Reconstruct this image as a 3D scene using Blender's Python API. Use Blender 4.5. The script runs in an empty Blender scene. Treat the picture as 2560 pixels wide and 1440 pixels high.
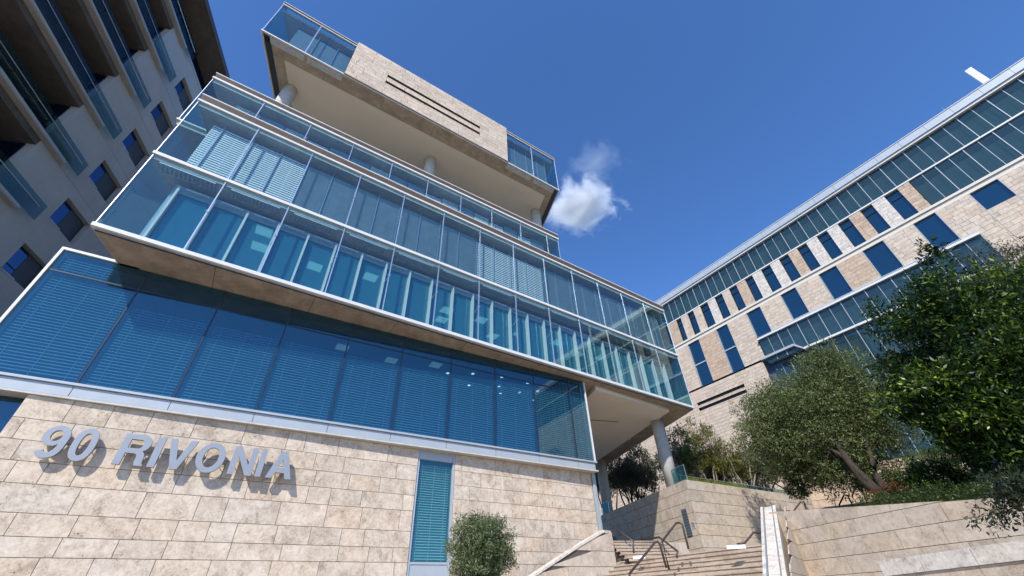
import bpy, math, random
import numpy as np
from mathutils import Vector, Matrix

R = math.radians
S = bpy.context.scene
COL = S.collection

# ------------------------------------------------------------------ camera, sky, sun, exposure
PITCH, ROLL = .65931, -.040445
cp, sp, cr, sr = math.cos(PITCH), math.sin(PITCH), math.cos(ROLL), math.sin(ROLL)
_f = Vector((0, cp, sp)); _u = Vector((0, -sp, cp)); _r = Vector((1, 0, 0))
_rt = cr*_r + sr*_u; _up = -sr*_r + cr*_u
cd = bpy.data.cameras.new("camera"); cam = bpy.data.objects.new("camera", cd); COL.objects.link(cam)
cd.sensor_width = 36; cd.lens = 36*1027.97/2560; cd.clip_start = .1; cd.clip_end = 6000
M4 = Matrix(((_rt.x, _up.x, -_f.x, 0), (_rt.y, _up.y, -_f.y, 0), (_rt.z, _up.z, -_f.z, 1.6), (0, 0, 0, 1)))
cam.matrix_world = M4
S.camera = cam

SUN_AZ, SUN_EL = -165.0, 41.0      # azimuth from +Y towards +X
w = bpy.data.worlds.new("World"); S.world = w; w.use_nodes = True
nt = w.node_tree; bg = nt.nodes["Background"]
sky = nt.nodes.new("ShaderNodeTexSky"); sky.sky_type = 'NISHITA'; sky.sun_disc = False
sky.sun_elevation = R(SUN_EL); sky.sun_rotation = R(SUN_AZ)
sky.altitude = 1600; sky.air_density = 1.0; sky.dust_density = 0.35; sky.ozone_density = 4.5
mulc = nt.nodes.new("ShaderNodeMix"); mulc.data_type = 'RGBA'; mulc.blend_type = 'MULTIPLY'; mulc.inputs[0].default_value = 1
mulc.inputs[7].default_value = (.74, 1.04, 1.36, 1)      # the phone's saturated rendering of the blue
nt.links.new(sky.outputs[0], mulc.inputs[6]); nt.links.new(mulc.outputs[2], bg.inputs[0]); bg.inputs[1].default_value = 0.15
sl = bpy.data.lights.new("sun", 'SUN'); so = bpy.data.objects.new("sun", sl); COL.objects.link(so)
sl.energy = 4.3; sl.angle = R(.53); sl.color = (1, .955, .89)
sd = Vector((math.sin(R(SUN_AZ))*math.cos(R(SUN_EL)), math.cos(R(SUN_AZ))*math.cos(R(SUN_EL)), math.sin(R(SUN_EL))))
so.rotation_euler = (-sd).to_track_quat('-Z', 'Y').to_euler(); so.location = sd*60
S.view_settings.view_transform = 'Standard'; S.view_settings.look = 'None'
S.view_settings.exposure = 0.35; S.view_settings.gamma = 1
S.cycles.max_bounces = 9; S.cycles.diffuse_bounces = 4; S.cycles.glossy_bounces = 4
S.cycles.transparent_max_bounces = 24; S.cycles.transmission_bounces = 4; S.cycles.use_denoising = True
S.cycles.sample_clamp_indirect = 8; S.cycles.caustics_reflective = False; S.cycles.volume_bounces = 2

# ------------------------------------------------------------------ geometry helpers
def azv(a): return np.array([math.sin(R(a)), math.cos(R(a)), 0.])

class Fr:
    """vertical frame: s along azimuth, o outwards, z up"""
    def __init__(self, P, az, side=1):
        self.P = np.array([P[0], P[1], 0.]); self.d = azv(az)
        self.n = side*np.array([self.d[1], -self.d[0], 0.])
    def p(self, s, o, z): return self.P + self.d*s + self.n*o + np.array([0, 0, z])

class MB:
    def __init__(self): self.v = []; self.f = []; self.r = []
    def quad(self, a, b, c, d, r=0.5):
        i = len(self.v); self.v += [tuple(a), tuple(b), tuple(c), tuple(d)]; self.f.append((i, i+1, i+2, i+3)); self.r.append(r)
    def hexa(self, P, r=0.5):           # P: 4 bottom (ccw) + 4 top
        i = len(self.v); self.v += [tuple(q) for q in P]
        for f in ((3, 2, 1, 0), (4, 5, 6, 7), (0, 1, 5, 4), (1, 2, 6, 5), (2, 3, 7, 6), (3, 0, 4, 7)):
            self.f.append(tuple(i+k for k in f)); self.r.append(r)
    def box(self, F, s0, s1, o0, o1, z0, z1, r=0.5):
        self.hexa([F.p(s0, o0, z0), F.p(s0, o1, z0), F.p(s1, o1, z0), F.p(s1, o0, z0),
                   F.p(s0, o0, z1), F.p(s0, o1, z1), F.p(s1, o1, z1), F.p(s1, o0, z1)], r)
        return self
    def prism(self, pts, z0, z1, r=0.5):
        """polygon in xy extruded"""
        n = len(pts); i = len(self.v)
        self.v += [(p[0], p[1], z0) for p in pts] + [(p[0], p[1], z1) for p in pts]
        self.f.append(tuple(range(i+n-1, i-1, -1))); self.f.append(tuple(range(i+n, i+2*n))); self.r += [r, r]
        for k in range(n):
            j = (k+1) % n; self.f.append((i+k, i+j, i+n+j, i+n+k)); self.r.append(r)
        return self
    def tube(self, path, rads, n=8, r=0.5):
        path = [Vector(p) for p in path]
        if not hasattr(rads, '__len__'): rads = [rads]*len(path)
        rings = []
        for k, p in enumerate(path):
            t = (path[min(k+1, len(path)-1)] - path[max(k-1, 0)]).normalized()
            a = Vector((0, 0, 1)) if abs(t.z) < .9 else Vector((1, 0, 0))
            u = t.cross(a).normalized(); v2 = t.cross(u)
            i = len(self.v); rings.append(i)
            for j in range(n):
                q = p + (u*math.cos(2*math.pi*j/n) + v2*math.sin(2*math.pi*j/n))*rads[k]
                self.v.append(tuple(q))
        for a, b in zip(rings[:-1], rings[1:]):
            for j in range(n):
                self.f.append((a+j, a+(j+1) % n, b+(j+1) % n, b+j)); self.r.append(r)
        self.f.append(tuple(rings[0]+j for j in range(n))); self.f.append(tuple(rings[-1]+j for j in reversed(range(n)))); self.r += [r, r]
        return self
    def build(self, name, mat, parent=None, smooth=False, bevel=0):
        me = bpy.data.meshes.new(name); me.from_pydata(self.v, [], self.f); me.update()
        at = me.attributes.new('rnd', 'FLOAT', 'FACE'); at.data.foreach_set('value', np.array(self.r, dtype=np.float32))
        import bmesh
        bm = bmesh.new(); bm.from_mesh(me); bmesh.ops.recalc_face_normals(bm, faces=bm.faces); bm.to_mesh(me); bm.free()
        if smooth: me.polygons.foreach_set('use_smooth', [True]*len(me.polygons))
        me.materials.append(mat)
        o = bpy.data.objects.new(name, me); COL.objects.link(o)
        if parent: o.parent = parent; o.matrix_parent_inverse = parent.matrix_world.inverted()
        if bevel:
            md = o.modifiers.new('bevel', 'BEVEL'); md.width = bevel; md.segments = 2; md.limit_method = 'ANGLE'
        return o

def empty(name, loc=(0, 0, 0)):
    o = bpy.data.objects.new(name, None); COL.objects.link(o); o.location = loc
    o.matrix_world = Matrix.Translation(Vector(loc)); o.empty_display_size = .5; return o
def tag(o, label=None, cat=None, group=None, kind=None):
    if label: o['label'] = label
    if cat: o['category'] = cat
    if group: o['group'] = group
    if kind: o['kind'] = kind
    return o
def thing(name, label, cat, loc=(0, 0, 0), group=None): return tag(empty(name, loc), label, cat, group)

def fast_mesh(name, verts, nf, k, rnd, mat, parent=None):
    """verts (nf*k,3) -> nf polygons with k corners"""
    me = bpy.data.meshes.new(name)
    me.vertices.add(nf*k); me.vertices.foreach_set('co', verts.astype(np.float32).ravel())
    me.loops.add(nf*k); me.loops.foreach_set('vertex_index', np.arange(nf*k, dtype=np.int32))
    me.polygons.add(nf); me.polygons.foreach_set('loop_start', np.arange(0, nf*k, k, dtype=np.int32))
    me.update(calc_edges=True)
    at = me.attributes.new('rnd', 'FLOAT', 'FACE'); at.data.foreach_set('value', rnd.astype(np.float32))
    me.materials.append(mat)
    o = bpy.data.objects.new(name, me); COL.objects.link(o)
    if parent: o.parent = parent; o.matrix_parent_inverse = parent.matrix_world.inverted()
    return o

# ------------------------------------------------------------------ materials
def newmat(name):
    m = bpy.data.materials.new(name); m.use_nodes = True; t = m.node_tree
    return m, t, t.nodes, t.links, t.nodes["Principled BSDF"]
def coords(N, L, scale=(1, 1, 1)):
    tc = N.new("ShaderNodeTexCoord"); mp = N.new("ShaderNodeMapping"); mp.inputs['Scale'].default_value = scale
    L.new(tc.outputs['Object'], mp.inputs[0]); return mp.outputs[0]
def noise(N, L, vec, scale, detail=6, rough=.6, dist=0):
    n = N.new("ShaderNodeTexNoise"); n.inputs['Scale'].default_value = scale; n.inputs['Detail'].default_value = detail
    n.inputs['Roughness'].default_value = rough; n.inputs['Distortion'].default_value = dist
    L.new(vec, n.inputs['Vector']); return n.outputs[0]
def ramp(N, L, fac, stops):
    r = N.new("ShaderNodeValToRGB"); e = r.color_ramp.elements
    while len(e) < len(stops): e.new(.5)
    for q, (p, c) in zip(e, stops): q.position = p; q.color = (*c, 1) if len(c) == 3 else c
    L.new(fac, r.inputs[0]); return r.outputs[0]
def mixc(N, L, fac, a, b, mode='MIX'):
    m = N.new("ShaderNodeMix"); m.data_type = 'RGBA'; m.blend_type = mode
    for sock, v in ((0, fac), (6, a), (7, b)):
        if isinstance(v, (int, float)): m.inputs[sock].default_value = v
        elif isinstance(v, tuple): m.inputs[sock].default_value = (*v, 1)
        else: L.new(v, m.inputs[sock])
    return m.outputs[2]
def attr(N, name='rnd'):
    a = N.new("ShaderNodeAttribute"); a.attribute_name = name; return a.outputs['Fac']
def bump(N, L, h, P, st=.3, d=.02):
    b = N.new("ShaderNodeBump"); b.inputs['Strength'].default_value = st; b.inputs['Distance'].default_value = d
    L.new(h, b.inputs['Height']); L.new(b.outputs[0], P.inputs['Normal'])

def travertine(name, light, mid, dark, sc=1.0, pit=.5, bumpst=.35, spread=.25):
    m, t, N, L, P = newmat(name)
    v = coords(N, L); rn = attr(N)
    # shift pattern per stone
    ad = N.new("ShaderNodeVectorMath"); ad.operation = 'MULTIPLY_ADD'
    cb = N.new("ShaderNodeCombineXYZ"); L.new(rn, cb.inputs[0]); L.new(rn, cb.inputs[1]); L.new(rn, cb.inputs[2])
    L.new(cb.outputs[0], ad.inputs[0]); ad.inputs[1].default_value = (37, 53, 71); L.new(v, ad.inputs[2])
    vv = ad.outputs[0]
    big = noise(N, L, vv, 1.3*sc, 8, .65, .6); fine = noise(N, L, vv, 4.5*sc, 8, .72, 1.2); pits = noise(N, L, vv, 9*sc, 6, .7, 2.2)
    c = ramp(N, L, big, [(.30, dark), (.5, mid), (.68, light)])
    c2 = ramp(N, L, fine, [(.30, dark), (.47, mid), (.6, light)])
    c = mixc(N, L, .5, c, c2)
    pf = ramp(N, L, pits, [(.34, (1, 1, 1)), (.45, (0, 0, 0))])
    bl = ramp(N, L, big, [(.38, (1, 1, 1)), (.56, (.15, .15, .15))])
    pm = N.new("ShaderNodeMath"); pm.operation = 'MULTIPLY'; L.new(pf, pm.inputs[0]); L.new(bl, pm.inputs[1])
    pm2 = N.new("ShaderNodeMath"); pm2.operation = 'MULTIPLY'; L.new(pm.outputs[0], pm2.inputs[0]); pm2.inputs[1].default_value = pit
    c = mixc(N, L, pm2.outputs[0], c, tuple(x*.33 for x in dark))
    # per-stone tint
    tint = ramp(N, L, rn, [(0, (1-spread, 1-spread*1.15, 1-spread*1.3)), (.35, (1, .97, .93)), (.7, (.96, .96, .96)), (1, (1.0, .93, .86))])
    c = mixc(N, L, 1.0, c, tint, 'MULTIPLY')
    L.new(c, P.inputs['Base Color']); P.inputs['Roughness'].default_value = .75; P.inputs['Specular IOR Level'].default_value = .3
    bump(N, L, pits, P, bumpst, .01)
    return m

def plain(name, col, rough=.5, metal=0, var=.12, sc=3., spec=.5, bst=0, streak=0):
    m, t, N, L, P = newmat(name)
    v = coords(N, L); n = noise(N, L, v, sc, 6, .65, .3)
    a = tuple(x*(1-var) for x in col); b = tuple(min(1, x*(1+var)) for x in col)
    c = ramp(N, L, n, [(.32, a), (.68, b)])
    if streak:
        v2 = coords(N, L, (2.2, 2.2, .25)); n2 = noise(N, L, v2, 2.5, 7, .7, .4)
        s_ = ramp(N, L, n2, [(.30, (1-streak,)*3), (.5, (1, 1, 1))]); c = mixc(N, L, 1.0, c, s_, 'MULTIPLY')
    L.new(c, P.inputs['Base Color']); P.inputs['Roughness'].default_value = rough; P.inputs['Metallic'].default_value = metal
    P.inputs['Specular IOR Level'].default_value = spec
    if bst: bump(N, L, noise(N, L, v, sc*9, 5, .7), P, bst, .01)
    return m

def glass(name, tint, refl, base, rough=.0, body=None, bodyfac=0.0, top=1.0, wav=0):
    m, t, N, L, P = newmat(name); N.remove(P); out = [n for n in N if n.type == 'OUTPUT_MATERIAL'][0]
    tr = N.new("ShaderNodeBsdfTransparent"); tr.inputs[0].default_value = (*tint, 1)
    gl = N.new("ShaderNodeBsdfGlossy"); gl.inputs['Color'].default_value = (*refl, 1); gl.inputs['Roughness'].default_value = rough
    if wav:
        v = coords(N, L); b = N.new("ShaderNodeBump"); b.inputs['Strength'].default_value = wav; b.inputs['Distance'].default_value = .02
        L.new(noise(N, L, v, .55, 2, .5), b.inputs['Height']); L.new(b.outputs[0], gl.inputs['Normal'])
    lw = N.new("ShaderNodeLayerWeight"); lw.inputs[0].default_value = .5
    fr = N.new("ShaderNodeMath"); fr.operation = 'POWER'; L.new(lw.outputs['Facing'], fr.inputs[0]); fr.inputs[1].default_value = 4.2
    mr = N.new("ShaderNodeMapRange"); mr.inputs['From Min'].default_value = 0; mr.inputs['From Max'].default_value = 1
    mr.inputs['To Min'].default_value = base; mr.inputs['To Max'].default_value = top; L.new(fr.outputs[0], mr.inputs['Value'])
    src = tr.outputs[0]
    if body:
        df = N.new("ShaderNodeBsdfDiffuse"); df.inputs[0].default_value = (*body, 1)
        mb_ = N.new("ShaderNodeMixShader"); mb_.inputs[0].default_value = bodyfac
        L.new(tr.outputs[0], mb_.inputs[1]); L.new(df.outputs[0], mb_.inputs[2]); src = mb_.outputs[0]
    mx = N.new("ShaderNodeMixShader"); L.new(mr.outputs[0], mx.inputs[0]); L.new(src, mx.inputs[1]); L.new(gl.outputs[0], mx.inputs[2])
    L.new(mx.outputs[0], out.inputs['Surface']); return m

def emit(name, col, st):
    m, t, N, L, P = newmat(name)
    P.inputs['Base Color'].default_value = (*col, 1); P.inputs['Emission Color'].default_value = (*col, 1); P.inputs['Emission Strength'].default_value = st
    return m

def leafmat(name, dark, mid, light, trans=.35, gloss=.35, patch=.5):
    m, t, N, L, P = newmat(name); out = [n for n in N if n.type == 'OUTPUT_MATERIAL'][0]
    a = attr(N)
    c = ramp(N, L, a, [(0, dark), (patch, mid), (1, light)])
    L.new(c, P.inputs['Base Color']); P.inputs['Roughness'].default_value = gloss; P.inputs['Specular IOR Level'].default_value = .35
    tl = N.new("ShaderNodeBsdfTranslucent"); c2 = mixc(N, L, 1.0, c, (1.0, 1.0, .55), 'MULTIPLY'); L.new(c2, tl.inputs[0])
    mx = N.new("ShaderNodeMixShader"); mx.inputs[0].default_value = trans
    L.new(P.outputs[0], mx.inputs[1]); L.new(tl.outputs[0], mx.inputs[2]); L.new(mx.outputs[0], out.inputs['Surface'])
    return m

MT = {}
MT['trav'] = travertine('travertine_cladding', (.76, .66, .535), (.585, .485, .375), (.28, .205, .145), 1.15, 1.15, .5, .09)
MT['travsmooth'] = travertine('honed_travertine', (.66, .57, .47), (.52, .44, .345), (.28, .215, .16), .95, .8, .25, .10)
MT['travwhite'] = travertine('rough_white_stone', (.78, .73, .65), (.62, .565, .49), (.28, .24, .20), 1.6, 1., .5, .12)
MT['travtan'] = travertine('tan_stone_panel', (.62, .485, .36), (.50, .375, .27), (.33, .235, .17), 1.3, .5, .3, .2)
MT['travfar'] = travertine('pale_limestone', (.72, .62, .505), (.56, .46, .355), (.36, .28, .22), 1., .8, .3, .14)
MT['joint'] = plain('dark_joint', (.10, .085, .07), .9)
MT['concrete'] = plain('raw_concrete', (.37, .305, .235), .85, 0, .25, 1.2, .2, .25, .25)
MT['conccol'] = plain('cast_concrete', (.50, .48, .43), .8, 0, .15, 1.8, .2, .2, .12)
MT['cream'] = plain('cream_soffit_board', (.66, .60, .50), .8, 0, .03, .4, .2)
MT['alu'] = plain('silver_panel', (.41, .44, .455), .45, .15, .05, 1.2, .5)
MT['white'] = plain('white_painted_steel', (.66, .66, .64), .45, 0, .05, 2.)
MT['steel'] = plain('brushed_steel', (.62, .66, .70), .35, .8, .05, 2.)
MT['letter'] = plain('satin_aluminium', (.325, .335, .35), .45, .3, .04, 3.)
MT['darkm'] = plain('dark_mullion', (.025, .035, .05), .4, .2)
MT['bronze'] = plain('bronze_rail', (.085, .062, .052), .45, .3)
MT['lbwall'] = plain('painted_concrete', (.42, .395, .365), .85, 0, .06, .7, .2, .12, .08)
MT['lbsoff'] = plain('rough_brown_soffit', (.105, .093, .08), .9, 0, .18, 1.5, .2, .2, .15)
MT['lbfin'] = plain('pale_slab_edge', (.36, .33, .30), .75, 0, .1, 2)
MT['louvre'] = plain('brown_louvre', (.17, .13, .10), .6, 0, .15, 4)
MT['grate'] = plain('walkway_grating', (.50, .52, .53), .6, .3, .2, 5)
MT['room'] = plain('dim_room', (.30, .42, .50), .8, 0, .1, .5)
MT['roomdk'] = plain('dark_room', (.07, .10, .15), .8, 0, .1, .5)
MT['slat'] = plain('pale_slat', (.86, .88, .88), .5, 0, .03, 2)
MT['slatdk'] = plain('grey_closed_slat', (.24, .30, .35), .5, 0, .1, 2)
MT['scrdk'] = plain('dark_roller_blind', (.05, .06, .075), .7, 0, .1, 2)
MT['skin'] = glass('clear_glass_skin', (.84, .93, .94), (.72, .86, .92), .055, 0, None, 0, .9)
MT['skinedge'] = glass('end_glass_skin', (.58, .80, .84), (.8, .93, 1), .10, 0, (.25, .5, .55), .08, .95)
MT['blue'] = glass('blue_coated_glass', (.52, .72, .78), (.52, .70, .74), .12, .0, (.02, .12, .22), .16, .85, .02)
MT['inner'] = glass('inner_window_glass', (.52, .74, .80), (.55, .76, .80), .13, 0, (.09, .33, .42), .32, .8)
MT['navy'] = glass('navy_window_glass', (.34, .50, .60), (.42, .58, .66), .15, 0, (.01, .06, .11), .3, .85, .10)
MT['rband'] = glass('grey_green_glass', (.62, .72, .72), (.42, .54, .58), .08, 0, (.06, .11, .12), .28, .7)
MT['mul'] = plain('grey_mullion', (.36, .40, .41), .5, .2)
MT['rblind'] = plain('teal_grey_blind', (.26, .33, .34), .6, 0, .08, 1.5)
MT['lbglass'] = glass('deep_blue_glass', (.08, .13, .2), (.30, .48, .80), .22, 0, (.004, .012, .035), .5, .9)
MT['rail'] = glass('green_rail_glass', (.66, .82, .78), (.45, .6, .6), .03, 0, (.08, .2, .18), .05, .35)
MT['lrail'] = glass('shaded_rail_glass', (.60, .72, .74), (.32, .44, .55), .05, 0, (.08, .14, .15), .06, .5)
MT['light'] = emit('lit_ceiling_panel', (.72, .85, .74), 1.1)
MT['faint'] = emit('dim_ceiling_panel', (.72, .85, .8), .25)
MT['spot'] = emit('lit_downlight', (.85, .95, 1), 2.2)
MT['tread'] = travertine('stair_stone', (.54, .445, .35), (.43, .345, .265), (.25, .19, .14), 1.4, .6, .4, .25)
MT['bark'] = plain('bark', (.055, .042, .032), .9, 0, .35, 6, .2, .6)
MT['barkpale'] = plain('pale_bark', (.26, .22, .17), .9, 0, .3, 6, .2, .5)
MT['olive'] = leafmat('olive_leaf', (.055, .078, .022), (.125, .158, .055), (.26, .29, .13), .3, .45)
MT['glossy'] = leafmat('glossy_leaf', (.005, .014, .005), (.020, .052, .011), (.28, .40, .045), .38, .40, .62)  # crown highlights and dark interior are painted into this leaf colour ramp
MT['shade'] = leafmat('dull_leaf', (.02, .03, .015), (.05, .062, .034), (.12, .13, .08), .3, .5)
MT['yellow'] = leafmat('yellow_green_leaf', (.06, .07, .015), (.14, .15, .03), (.28, .24, .06), .4, .45)
MT['bushl'] = leafmat('grey_green_leaf', (.05, .07, .03), (.12, .155, .065), (.28, .31, .17), .3, .4)
MT['hedge'] = leafmat('hedge_leaf', (.02, .035, .012), (.05, .075, .02), (.11, .16, .035), .35, .4)
MT['box'] = leafmat('clipped_leaf', (.05, .09, .025), (.11, .18, .05), (.2, .3, .09), .4, .45)
MT['red'] = leafmat('rust_leaf', (.12, .03, .01), (.26, .07, .03), (.4, .16, .06), .4, .45)
MT['moss'] = leafmat('moss_green_leaf', (.10, .13, .01), (.20, .25, .02), (.34, .38, .05), .4, .5)
MT['sign'] = plain('white_plate', (.85, .85, .83), .4, 0, .02)
MT['black'] = plain('black_plate', (.05, .05, .052), .5)
MT['earth'] = plain('soil', (.09, .07, .045), .95, 0, .3, 3, .2, .5)

def paving(name):
    m, t, N, L, P = newmat(name); v = coords(N, L)
    b = N.new("ShaderNodeTexBrick"); b.inputs['Scale'].default_value = 1; b.inputs['Brick Width'].default_value = .6; b.inputs['Row Height'].default_value = .3
    b.inputs['Mortar Size'].default_value = .006; b.inputs['Color1'].default_value = (.40, .33, .26, 1); b.inputs['Color2'].default_value = (.50, .42, .33, 1); b.inputs['Mortar'].default_value = (.16, .14, .12, 1)
    L.new(v, b.inputs['Vector']); n = noise(N, L, v, 2, 6, .6)
    c = mixc(N, L, .25, b.outputs[0], ramp(N, L, n, [(.3, (.2, .17, .14)), (.7, (.6, .52, .42))])); L.new(c, P.inputs['Base Color']); P.inputs['Roughness'].default_value = .8
    return m
MT['pave'] = paving('paving')

# ------------------------------------------------------------------ stone cladding builder
def stones(F, s0, s1, zs, seed, mat, parent, name='stone_cladding', o=0., wmin=.7, wmax=1.7, holes=(), th=.04, gap=.014, sfun=None, topf=None, backing=True, ofun=None):
    """rows between consecutive zs (ascending). holes=(sa,sb,za,zb). ofun(s)->outwards offset"""
    rn = random.Random(seed); mb = MB(); bk = MB()
    of = ofun or (lambda s: o)
    zs = sorted(zs)
    def piece(a, b, za, zb, r):
        g = gap/2
        a2, b2, c2, d2 = a+g, b-g, za+g, zb-g
        if b2-a2 < .02 or d2-c2 < .02: return
        def zt(s, z): return min(z, topf(s)) if topf else z
        if topf and topf(a2) < c2+.02 and topf(b2) < c2+.02: return
        if topf and (topf(a2) < c2+.01) != (topf(b2) < c2+.01):
            lo, hi_ = a2, b2
            for _ in range(30):
                md = (lo+hi_)/2
                if (topf(md) < c2+.01) == (topf(a2) < c2+.01): lo = md
                else: hi_ = md
            if topf(a2) < c2+.01: a2 = lo
            else: b2 = lo
            if b2-a2 < .02: return
        P = [F.p(a2, of(a2)-th, c2), F.p(a2, of(a2), c2), F.p(b2, of(b2), c2), F.p(b2, of(b2)-th, c2)]
        za_, zb_ = max(c2+.005, zt(a2, d2)), max(c2+.005, zt(b2, d2))
        P += [F.p(a2, of(a2)-th, za_), F.p(a2, of(a2), za_), F.p(b2, of(b2), zb_), F.p(b2, of(b2)-th, zb_)]
        mb.hexa(P, r)
    for za, zb in zip(zs[:-1], zs[1:]):
        s = s0 - rn.uniform(0, wmax*.8); h = zb-za
        while s < s1:
            wd = rn.uniform(wmin, wmax)
            if rn.random() < .15: wd *= 1.35
            a, b = max(s, s0), min(s+wd, s1); s += wd
            if s1-s < .25: b = s1; s = s1
            if b-a < .05: continue
            segs = [(a, b, za, zb)]
            for (ha, hb, hc, hd) in holes:
                ns = []
                for (p, q, c, d) in segs:
                    if hb <= p or ha >= q or hd <= c or hc >= d: ns.append((p, q, c, d)); continue
                    if ha > p: ns.append((p, ha, c, d))
                    if hb < q: ns.append((hb, q, c, d))
                    if hc > c: ns.append((max(p, ha), min(q, hb), c, hc))
                    if hd < d: ns.append((max(p, ha), min(q, hb), hd, d))
                segs = ns
            r = rn.random()
            for sg in segs: piece(*sg, r)
    ob = mb.build(name, mat, parent)
    if backing:
        # dark backing sheet behind joints, split around the holes
        cuts = sorted({s0, s1, *[h[0] for h in holes], *[h[1] for h in holes]})
        cuts = [c for c in cuts if s0 <= c <= s1]
        for a, b in zip(cuts[:-1], cuts[1:]):
            zr = [(zs[0], zs[-1])]
            for (ha, hb, hc, hd) in holes:
                if ha <= a+1e-6 and hb >= b-1e-6:
                    nz = []
                    for (c, d) in zr:
                        if hd <= c or hc >= d: nz.append((c, d)); continue
                        if hc > c: nz.append((c, hc))
                        if hd < d: nz.append((hd, d))
                    zr = nz
            for c, d in zr:
                n_ = 1 if not topf else 12
                for k in range(n_):
                    p, q = a+(b-a)*k/n_, a+(b-a)*(k+1)/n_
                    dp, dq = (min(d, topf(p))-.01, min(d, topf(q))-.01) if topf else (d, d)
                    if dp <= c or dq <= c: continue
                    bk.quad(F.p(p, of(p)-th+.012, c), F.p(q, of(q)-th+.012, c), F.p(q, of(q)-th+.012, dq), F.p(p, of(p)-th+.012, dp))
        bk.build('joint_backing', MT['joint'], ob if parent else ob)
    return ob

def slats(F, s0, s1, o, z0, z1, pitch, width, tilt, mat, parent, name='blind', jag=0, seed=0):
    mb = MB(); n = int((z1-z0)/pitch); c, sn = math.cos(R(tilt))*width/2, math.sin(R(tilt))*width/2
    rr = random.Random(seed)
    for k in range(n):
        z = z1-(k+.5)*pitch; j = rr.uniform(-jag, jag)
        mb.quad(F.p(s0, o+c, z-sn+j), F.p(s1, o+c, z-sn+j), F.p(s1, o-c, z+sn+j), F.p(s0, o-c, z+sn+j), rr.random())
    for t in (.12, .5, .88):      # ladder cords
        s = s0+(s1-s0)*t; mb.quad(F.p(s-.008, o+c+.004, z0), F.p(s+.008, o+c+.004, z0), F.p(s+.008, o+c+.004, z1), F.p(s-.008, o+c+.004, z1))
    return mb.build(name, mat, parent)

# ================================================================== SETTING
g = MB(); g.quad((-900, -900, 0), (900, -900, 0), (900, 900, 0), (-900, 900, 0)); tag(g.build('ground', MT['pave']), kind='structure')

# ------------------------------------------------------------------ frames of the glass office
FB = Fr((-.5380354*18, .84292224*18), 57.45)          # base volume
PM = (-14.684, 9.756); FM = Fr(PM, 54.3)               # middle volume
FN = Fr((-16.364, 10.695), 55.3)                       # set-back storey
FT = Fr((-14.70, 9.90), 55.25)                         # top box
Yd = azv(-16.3)
def q2(F, s, o): p = F.p(s, o, 0); return (p[0], p[1])
def qy(F, s, o, y): p = F.p(s, o, 0)+Yd*y; return (p[0], p[1])

OFF = thing('glass_office_building', 'glass and travertine office block with stacked overhanging storeys behind the letters', 'office building', (0, 18, 0))

# ---- base: travertine wall
def soff(s): return .02 - (s+6.5)*.0175 - .06
rows = [0, .52, 1.06, 1.6, 2.1, 2.6, 3.07, 3.55, 4.11, 4.84, 5.42, 5.99, 6.6, 7.3]
HW = (6.40, 8.19, 1.2, 7.3)
stones(FB, -6.45, 16.42, rows, 11, MT['trav'], OFF, 'stone_wall', wmin=.62, wmax=1.75, holes=[HW], ofun=soff, gap=.016)
m = MB(); m.prism([q2(FB, -6.4, -.35), q2(FB, 6.30, -.5), q2(FB, 6.3, -.9), q2(FB, -6.4, -.9)], 0, 7.28)
m.prism([q2(FB, 8.3, -.5), q2(FB, 16.38, -.62), q2(FB, 16.38, -.95), q2(FB, 8.3, -.95)], 0, 7.28)
m.build('wall_core', MT['joint'], OFF)
# tall strip window
o_ = soff(7.3)-.12
w_ = empty('strip_window', tuple(FB.p(7.3, 0, 1))); w_.parent = OFF; w_.matrix_parent_inverse = OFF.matrix_world.inverted()
fm = MB(); fm.box(FB, 6.41, 6.50, o_-.1, o_+.09, 1.2, 7.3); fm.box(FB, 8.09, 8.18, o_-.1, o_+.09, 1.2, 7.3)
fm.box(FB, 6.503, 8.087, o_-.1, o_+.05, 6.92, 7.3); fm.box(FB, 6.503, 8.087, o_-.1, o_+.05, 2.45, 3.02); fm.box(FB, 6.503, 8.087, o_-.1, o_+.075, 3.023, 3.1)
fm.build('frame', MT['alu'], w_)
p_ = MB(); p_.box(FB, 6.51, 8.08, o_-.02, o_, 3.11, 6.91); p_.build('pane', glass('teal_window_glass', (.66, .86, .86), (.5, .7, .74), .08, 0, (.12, .30, .32), .12, .7), w_)
slats(FB, 6.56, 8.04, o_-.16, 3.12, 6.80, .098, .078, 32, MT['slat'], w_)
p_ = MB(); p_.box(FB, 6.42, 8.17, o_-.62, o_-.45, 1.2, 7.3); p_.build('room_wall', MT['roomdk'], w_)
# small dark glazing left of the stone
m = MB(); m.box(FB, -14, -6.5, -.6, -.5, 5.0, 7.28); m.build('side_window', MT['navy'], OFF)
m = MB(); m.box(FB, -14, -6.5, -.52, -.42, 5.72, 5.9); m.build('window_rail', MT['alu'], OFF)
m = MB(); m.box(FB, -14, -6.5, -.9, -.55, 0, 4.98); m.build('side_wall', MT['conccol'], OFF)
# corner trim
m = MB(); m.box(FB, 16.47, 16.62, -.62, -.38, 0, 7.3); m.box(FB, 16.65, 16.72, -.62, -.42, 0, 7.3); m.build('corner_trim', MT['alu'], OFF)
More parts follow.
